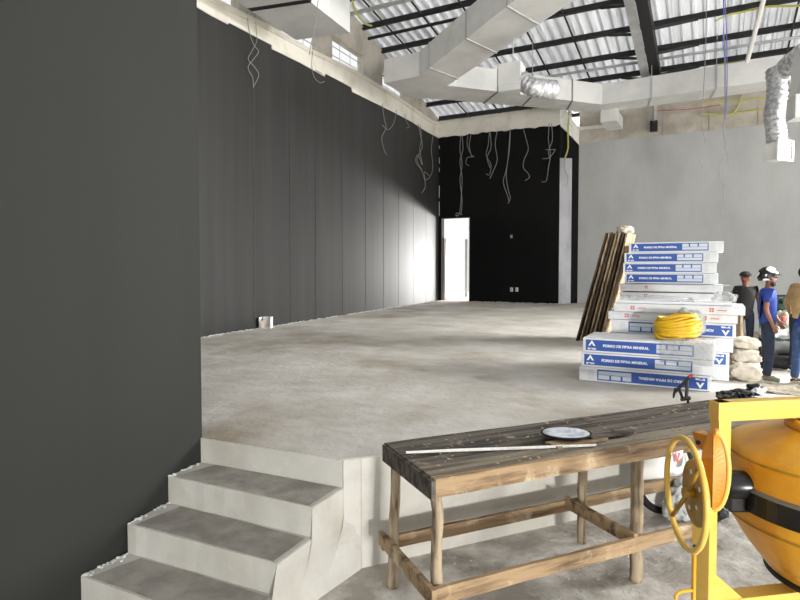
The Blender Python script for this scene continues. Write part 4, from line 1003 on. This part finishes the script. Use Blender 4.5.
for i, (x, y, d, l_, m, lab) in enumerate(((775, 346, 9.9, .38, 'rubber', 'lower black rolled bundle lying on the floor behind the men'), (782, 338, 10.1, .42, 'ductj', 'upper grey rolled bundle lying behind the men'), (792, 347, 10.0, .4, 'rubber', 'right black rolled bundle on the floor behind the men'))):
    p = pd(x, y, d); p.z = (.115, .33, .115)[i]
    bm = bmesh.new(); a_ = p+Vector((-l_/2, .1, 0)); b_ = p+Vector((l_/2, -.1, 0))
    pp = smooth_path([a_, p+Vector((0, 0, .02)), b_], 5)
    tube(bm, pp, [.07]+[.115]*(len(pp)-2)+[.07], 16)
    tag(obj('rolled_bundle', bm, m, smooth=True), lab, 'roll', 'rolled bundles behind the men')
# crumpled sheeting on the floor
def sheeting(cx, cy, lx, ly, amp, seed, name='plastic_sheet', m='white', label='', rz=0, z=.006):
    bm = bmesh.new(); nx, ny = 26, 22; vs = []; rnd = random.Random(seed)
    for i in range(nx+1):
        row = []
        for j in range(ny+1):
            u_, v_ = i/nx*2-1, j/ny*2-1
            e = 1+.12*nz.noise(Vector((math.atan2(v_, u_)*1.4, seed, 0)))
            h_ = z+amp*max(0, nz.noise(Vector((u_*2.4+seed, v_*2.4, 0))))+amp*.4*abs(nz.noise(Vector((u_*6, v_*6, seed))))
            q_ = Matrix.Rotation(rz, 3, 'Z') @ Vector((u_*lx*e, v_*ly*e, 0)); row.append(bm.verts.new((cx+q_.x, cy+q_.y, h_)))
        vs.append(row)
    for i in range(nx):
        for j in range(ny): bm.faces.new((vs[i][j], vs[i+1][j], vs[i+1][j+1], vs[i][j+1]))
    bmesh.ops.solidify(bm, geom=bm.faces[:], thickness=.003)
    return tag(obj(name, bm, m, smooth=True), label, 'sheet')
p = pz(775, 389, 0); sheeting(p.x, p.y, .6, .42, .10, 3, m='bag', label='crumpled white sheet on the floor in front of the man in blue', rz=-.3)
p = pz(790, 355, 0); sheeting(p.x, p.y, .75, .5, .03, 5, m='bag', label='flat white plastic on the floor beside the black rolls', rz=-.5)

# ============================================================ PEOPLE
def skin_mesh(name, verts, edges, radii, m, parent=None, sub=2, root=0):
    me = bpy.data.meshes.new(name); me.from_pydata([tuple(v_) for v_ in verts], edges, []); o = bpy.data.objects.new(name, me); C.objects.link(o)
    o.modifiers.new('s', 'SKIN'); sv = me.skin_vertices[0].data
    for i, r in enumerate(radii):
        sv[i].radius = r if isinstance(r, tuple) else (r, r); sv[i].use_root = (i == root)
    ss = o.modifiers.new('u', 'SUBSURF'); ss.levels = sub; ss.render_levels = sub
    bpy.context.view_layer.update()
    nm = bpy.data.meshes.new_from_object(o.evaluated_get(bpy.context.evaluated_depsgraph_get())); bpy.data.objects.remove(o)
    for p_ in nm.polygons: p_.use_smooth = True
    nm.materials.clear(); nm.materials.append(M[m]); o2 = bpy.data.objects.new(name, nm); C.objects.link(o2)
    if parent is not None: o2.parent = parent
    return o2
def person(label, loc, rz, H=1.70, skin='skin', shirt='shirtb', pants='jeans', shoe='shoe', arms=None, legs=None, lean=0, head_yaw=0, hat=None, beard=False, hair=True, sleeve=.55):
    """local frame: faces +x, left is +y, feet at z=0"""
    k = H/1.70; t = thing('person', label, 'person', loc, rz)
    ln = lambda z: lean*max(0, z-.92)
    J = lambda x, y, z: Vector(((x+ln(z))*k, y*k, z*k))
    arms = arms or {}; legs = legs or {}
    V_ = []; E_ = []; R_ = []
    def add(p, r, par=None):
        V_.append(p); R_.append(tuple(q*k for q in r) if isinstance(r, tuple) else r*k)
        if par is not None: E_.append((par, len(V_)-1))
        return len(V_)-1
    pel = add(J(0, 0, .93), (.07, .09)); wa = add(J(0, 0, 1.08), (.07, .09), pel); ch = add(J(.0, 0, 1.27), (.075, .11), wa); nb_ = add(J(-.01, 0, 1.40), (.05, .07), ch)
    nk = add(J(.0, 0, 1.47), .052, nb_); hd0 = add(J(.015, 0, 1.535), (.062, .055), nk); hd = add(J(.018, 0, 1.60), (.090, .072), hd0); hd2 = add(J(.012, 0, 1.665), (.075, .062), hd)
    limb = {}
    for s_, sg in (('l', 1), ('r', -1)):
        A = arms.get(s_, ((.0, .24, 1.13), (.05, .25, .90)))
        sh = add(J(-.01, sg*.165, 1.375), .046, ch); el = add(J(A[0][0], sg*A[0][1], A[0][2]), .040, sh); wr = add(J(A[1][0], sg*A[1][1], A[1][2]), .027, el)
        dirw = (V_[wr]-V_[el]).normalized(); pm_ = V_[wr]+dirw*.05*k; pa_ = add(pm_, (.034, .022), wr)
        limb['arm'+s_] = (V_[sh], V_[el], V_[wr]); side = dirw.cross(Vector((0, 1, 0))).normalized()
        for q_ in range(4):
            b0 = pm_+side*(.024-.016*q_)*k+dirw*.025*k; f_ = (.07, .078, .074, .058)[q_]
            cur = Vector((0, -sg*.012, 0))*k
            i0 = add(b0, .0095, pa_); i1 = add(b0+dirw*f_*.5*k, .009, i0); add(b0+dirw*f_*k+cur, .0078, i1)
        th = add(pm_+side*.036*k, .0105, pa_); add(pm_+side*.05*k+dirw*.035*k, .009, th)
        Lg = legs.get(s_, ((.015, .10, .50), (-.01, .11, .09), (.0, 0)))
        hp = add(J(0, sg*.09, .86), (.062, .062), pel); kn = add(J(Lg[0][0], sg*Lg[0][1], Lg[0][2]), .056, hp); an = add(J(Lg[1][0], sg*Lg[1][1], Lg[1][2]), .040, kn)
        he = add(J(Lg[1][0]-.02, sg*Lg[1][1], .045), .036, an); toe = add(J(Lg[1][0]+.15, sg*Lg[1][1]+Lg[2][0], .032), .028, he)
        limb['leg'+s_] = (V_[hp], V_[kn], V_[an], V_[he], V_[toe])
    # nose and ears are extra verts of the one body surface
    nose = add(J(.105, 0, 1.585), .014, hd); add(J(-.012, .082, 1.59), .016, hd); add(J(-.012, -.082, 1.59), .016, hd)
    body = skin_mesh('body', V_, E_, R_, skin, t, 2)
    # face
    bm = bmesh.new()
    for sg in (-1, 1): bmesh.ops.create_uvsphere(bm, u_segments=10, v_segments=8, radius=.011*k, matrix=Matrix.Translation(J(.098, sg*.03, 1.612)))
    obj('eyes', bm, 'hair', t, True, world=False)
    bm = bmesh.new(); tube(bm, [J(.096, -.022, 1.548), J(.104, 0, 1.546), J(.096, .022, 1.548)], .006*k, 6); obj('mouth', bm, 'red' if False else 'shirtk', t, True, world=False)
    # shirt
    V2 = []; E2 = []; R2 = []
    def a2(p, r, par=None):
        V2.append(p); R2.append(tuple(q*k for q in r) if isinstance(r, tuple) else r*k)
        if par is not None: E2.append((par, len(V2)-1))
        return len(V2)-1
    p0 = a2(J(0, 0, 1.06), (.118, .148)); a2(J(0, 0, .86), (.135, .17), p0); p2 = a2(J(0, 0, 1.27), (.118, .165), p0); p3 = a2(J(-.01, 0, 1.405), (.085, .13), p2); a2(J(-.005, 0, 1.45), (.066, .07), p3)
    for s_ in 'lr':
        sh, el, wr = limb['arm'+s_]; i0 = a2(sh+Vector((0, 0, .010)), .086, p2)
        if sleeve <= 1: a2(sh.lerp(el, sleeve), .058, a2(sh.lerp(el, sleeve*.5), .062, i0))
        else: a2(el.lerp(wr, .9), .038, a2(el, .052, a2(sh.lerp(el, .5), .060, i0)))
    skin_mesh('shirt', V2, E2, R2, shirt, t, 2)
    # trousers
    V2 = []; E2 = []; R2 = []
    p0 = a2(J(0, 0, .94), (.118, .148)); a2(J(0, 0, 1.0), (.11, .138), p0)
    for s_ in 'lr':
        hp, kn, an, he, toe = limb['leg'+s_]
        i0 = a2(hp+Vector((0, 0, -.02)), (.102, .098), p0); i1 = a2(hp.lerp(kn, .5), .088, i0); i2 = a2(kn, .072, i1); i3 = a2(kn.lerp(an, .55), .066, i2); a2(an+Vector((0, 0, -.01)), .064, i3)
    skin_mesh('trousers', V2, E2, R2, pants, t, 2)
    for s_ in 'lr':
        hp, kn, an, he, toe = limb['leg'+s_]
        skin_mesh('shoe', [an+Vector((0, 0, -.01)), Vector((he.x-.02*k, he.y, .05*k)), he.lerp(toe, .6)+Vector((0, 0, .008)), toe+Vector((.03*k, 0, .004))], [(0, 1), (1, 2), (2, 3)], [.045*k, (.048*k, .05*k), (.045*k, .048*k), (.034*k, .036*k)], shoe, t, 2)
    hc_ = J(.0, 0, 1.64)
    if hair:
        bm = bmesh.new(); g_ = bmesh.ops.create_uvsphere(bm, u_segments=28, v_segments=18, radius=1)
        for v_ in bm.verts: v_.co = Vector((v_.co.x*.106-.008, v_.co.y*.088, v_.co.z*.108))*k
        kill = [v_ for v_ in bm.verts if (v_.co.z < .02*k and v_.co.x > .02*k) or v_.co.z < -.07*k]
        bmesh.ops.delete(bm, geom=kill, context='VERTS'); bm.transform(Matrix.Translation(hc_)); bmesh.ops.solidify(bm, geom=bm.faces[:], thickness=.006)
        obj('hair', bm, 'hair', t, True, world=False)
    if beard:
        bm = bmesh.new(); bmesh.ops.create_uvsphere(bm, u_segments=24, v_segments=16, radius=1)
        for v_ in bm.verts: v_.co = Vector((v_.co.x*.06, v_.co.y*.062, v_.co.z*.06))*k
        bm.transform(Matrix.Translation(J(.040, 0, 1.525))); obj('beard', bm, 'hair', t, True, world=False)
    return t, k, J, hc_
mloc = pz(762, 381, 0)
# man in blue shirt, in profile to the right
t, k, J, hc_ = person('bearded person in blue shirt and black and white helmet, standing in profile facing right', (mloc.x+.07, mloc.y, 0), math.radians(-32), 1.69, 'skin', 'shirtb', 'jeans', 'shoe',
    arms={'r': ((-.03, .205, 1.12), (.06, .205, .90)), 'l': ((.03, .22, 1.13), (.14, .2, .93))}, legs={'r': ((.03, .075, .50), (.0, .08, .09), (0, 0)), 'l': ((.0, .075, .50), (-.05, .08, .09), (0, 0))}, beard=True, sleeve=.62)
bm = bmesh.new(); bmesh.ops.create_uvsphere(bm, u_segments=36, v_segments=24, radius=1)
for v_ in bm.verts: v_.co = Vector((v_.co.x*.150, v_.co.y*.128, v_.co.z*.145))
bmesh.ops.delete(bm, geom=[v_ for v_ in bm.verts if v_.co.z < -.075 or (v_.co.z < -.005 and v_.co.x > .05)], context='VERTS')
bmesh.ops.solidify(bm, geom=bm.faces[:], thickness=.02)
bm.transform(Matrix.Translation(hc_+Vector((-.01, 0, .0))) @ Matrix.Rotation(math.radians(-4), 4, 'Y'))
hm = obj('helmet', bm, 'helmet', t, True, world=False)
bm = bmesh.new()
for i in range(13):
    pass
slab(bm, [hc_+Vector((.12*math.cos(a)+.01, .115*math.sin(a), .02)) for a in [(-.8+1.6*i/10) for i in range(11)]]+[hc_+Vector((.165*math.cos(a)+.01, .12*math.sin(a), .008)) for a in [(.8-1.6*i/10) for i in range(11)]], (0, 0, .012))
obj('helmet_visor', bm, 'blackp', hm, world=False)
# man in black at the back, seen from behind
p = pd(745, 300, 11.3)
t, k, J, hc_ = person('person in black T shirt and dark cap standing farthest back beside the grey wall', (p.x, p.y, 0), math.radians(66), 1.64, 'skin', 'shirtk', 'jeans', 'hair', beard=False, arms={'r': ((.02, .25, 1.12), (.08, .26, .92)), 'l': ((.02, .25, 1.12), (.08, .26, .92))}, hair=False)
bm = LA([(.0, .085), (.06, .078), (.1, .04), (.108, -.01), (.1, -.01), (.09, .03), (0, .07)], hc_+Vector((0, 0, .02)), None, 24)
obj('cap', bm, 'shirtk', t, True, world=False)
obj('cap_visor', blob(bmesh.new(), hc_+Vector((.09, 0, .015)), (.05, .06, .008), 1, 0), 'shirtk', t, True, world=False)
# man in tan shirt
p = pz(791, 372, 0)
t, k, J, hc_ = person('person in tan long sleeved shirt and dark blue trousers standing at the right edge', (p.x+.14, p.y, 0), math.radians(20), 1.74, 'skinl', 'shirtt', 'jeans', 'shirtk', sleeve=1.5, lean=.12,
    arms={'r': ((.05, .24, 1.13), (.16, .2, .93)), 'l': ((-.0, .25, 1.13), (.1, .24, .92))}, legs={'r': ((.02, .09, .5), (-.03, .09, .09), (0, 0)), 'l': ((.0, .09, .5), (-.04, .09, .09), (0, 0))})
# man in blue at the very right, bending forward
p = pz(799, 385, 0)
t, k, J, hc_ = person('person in blue T shirt and jeans bending over at the right edge', (p.x+.04, p.y, 0), math.radians(8), 1.62, 'skinl', 'shirtb', 'jeansl', 'shirtk', lean=.75, sleeve=.6,
    arms={'r': ((-.30, .22, 1.10), (-.16, .2, 1.03)), 'l': ((.05, .24, 1.10), (.25, .2, 1.0))}, legs={'r': ((.03, .1, .5), (-.04, .1, .09), (0, 0)), 'l': ((.0, .1, .5), (-.04, .1, .09), (0, 0))})
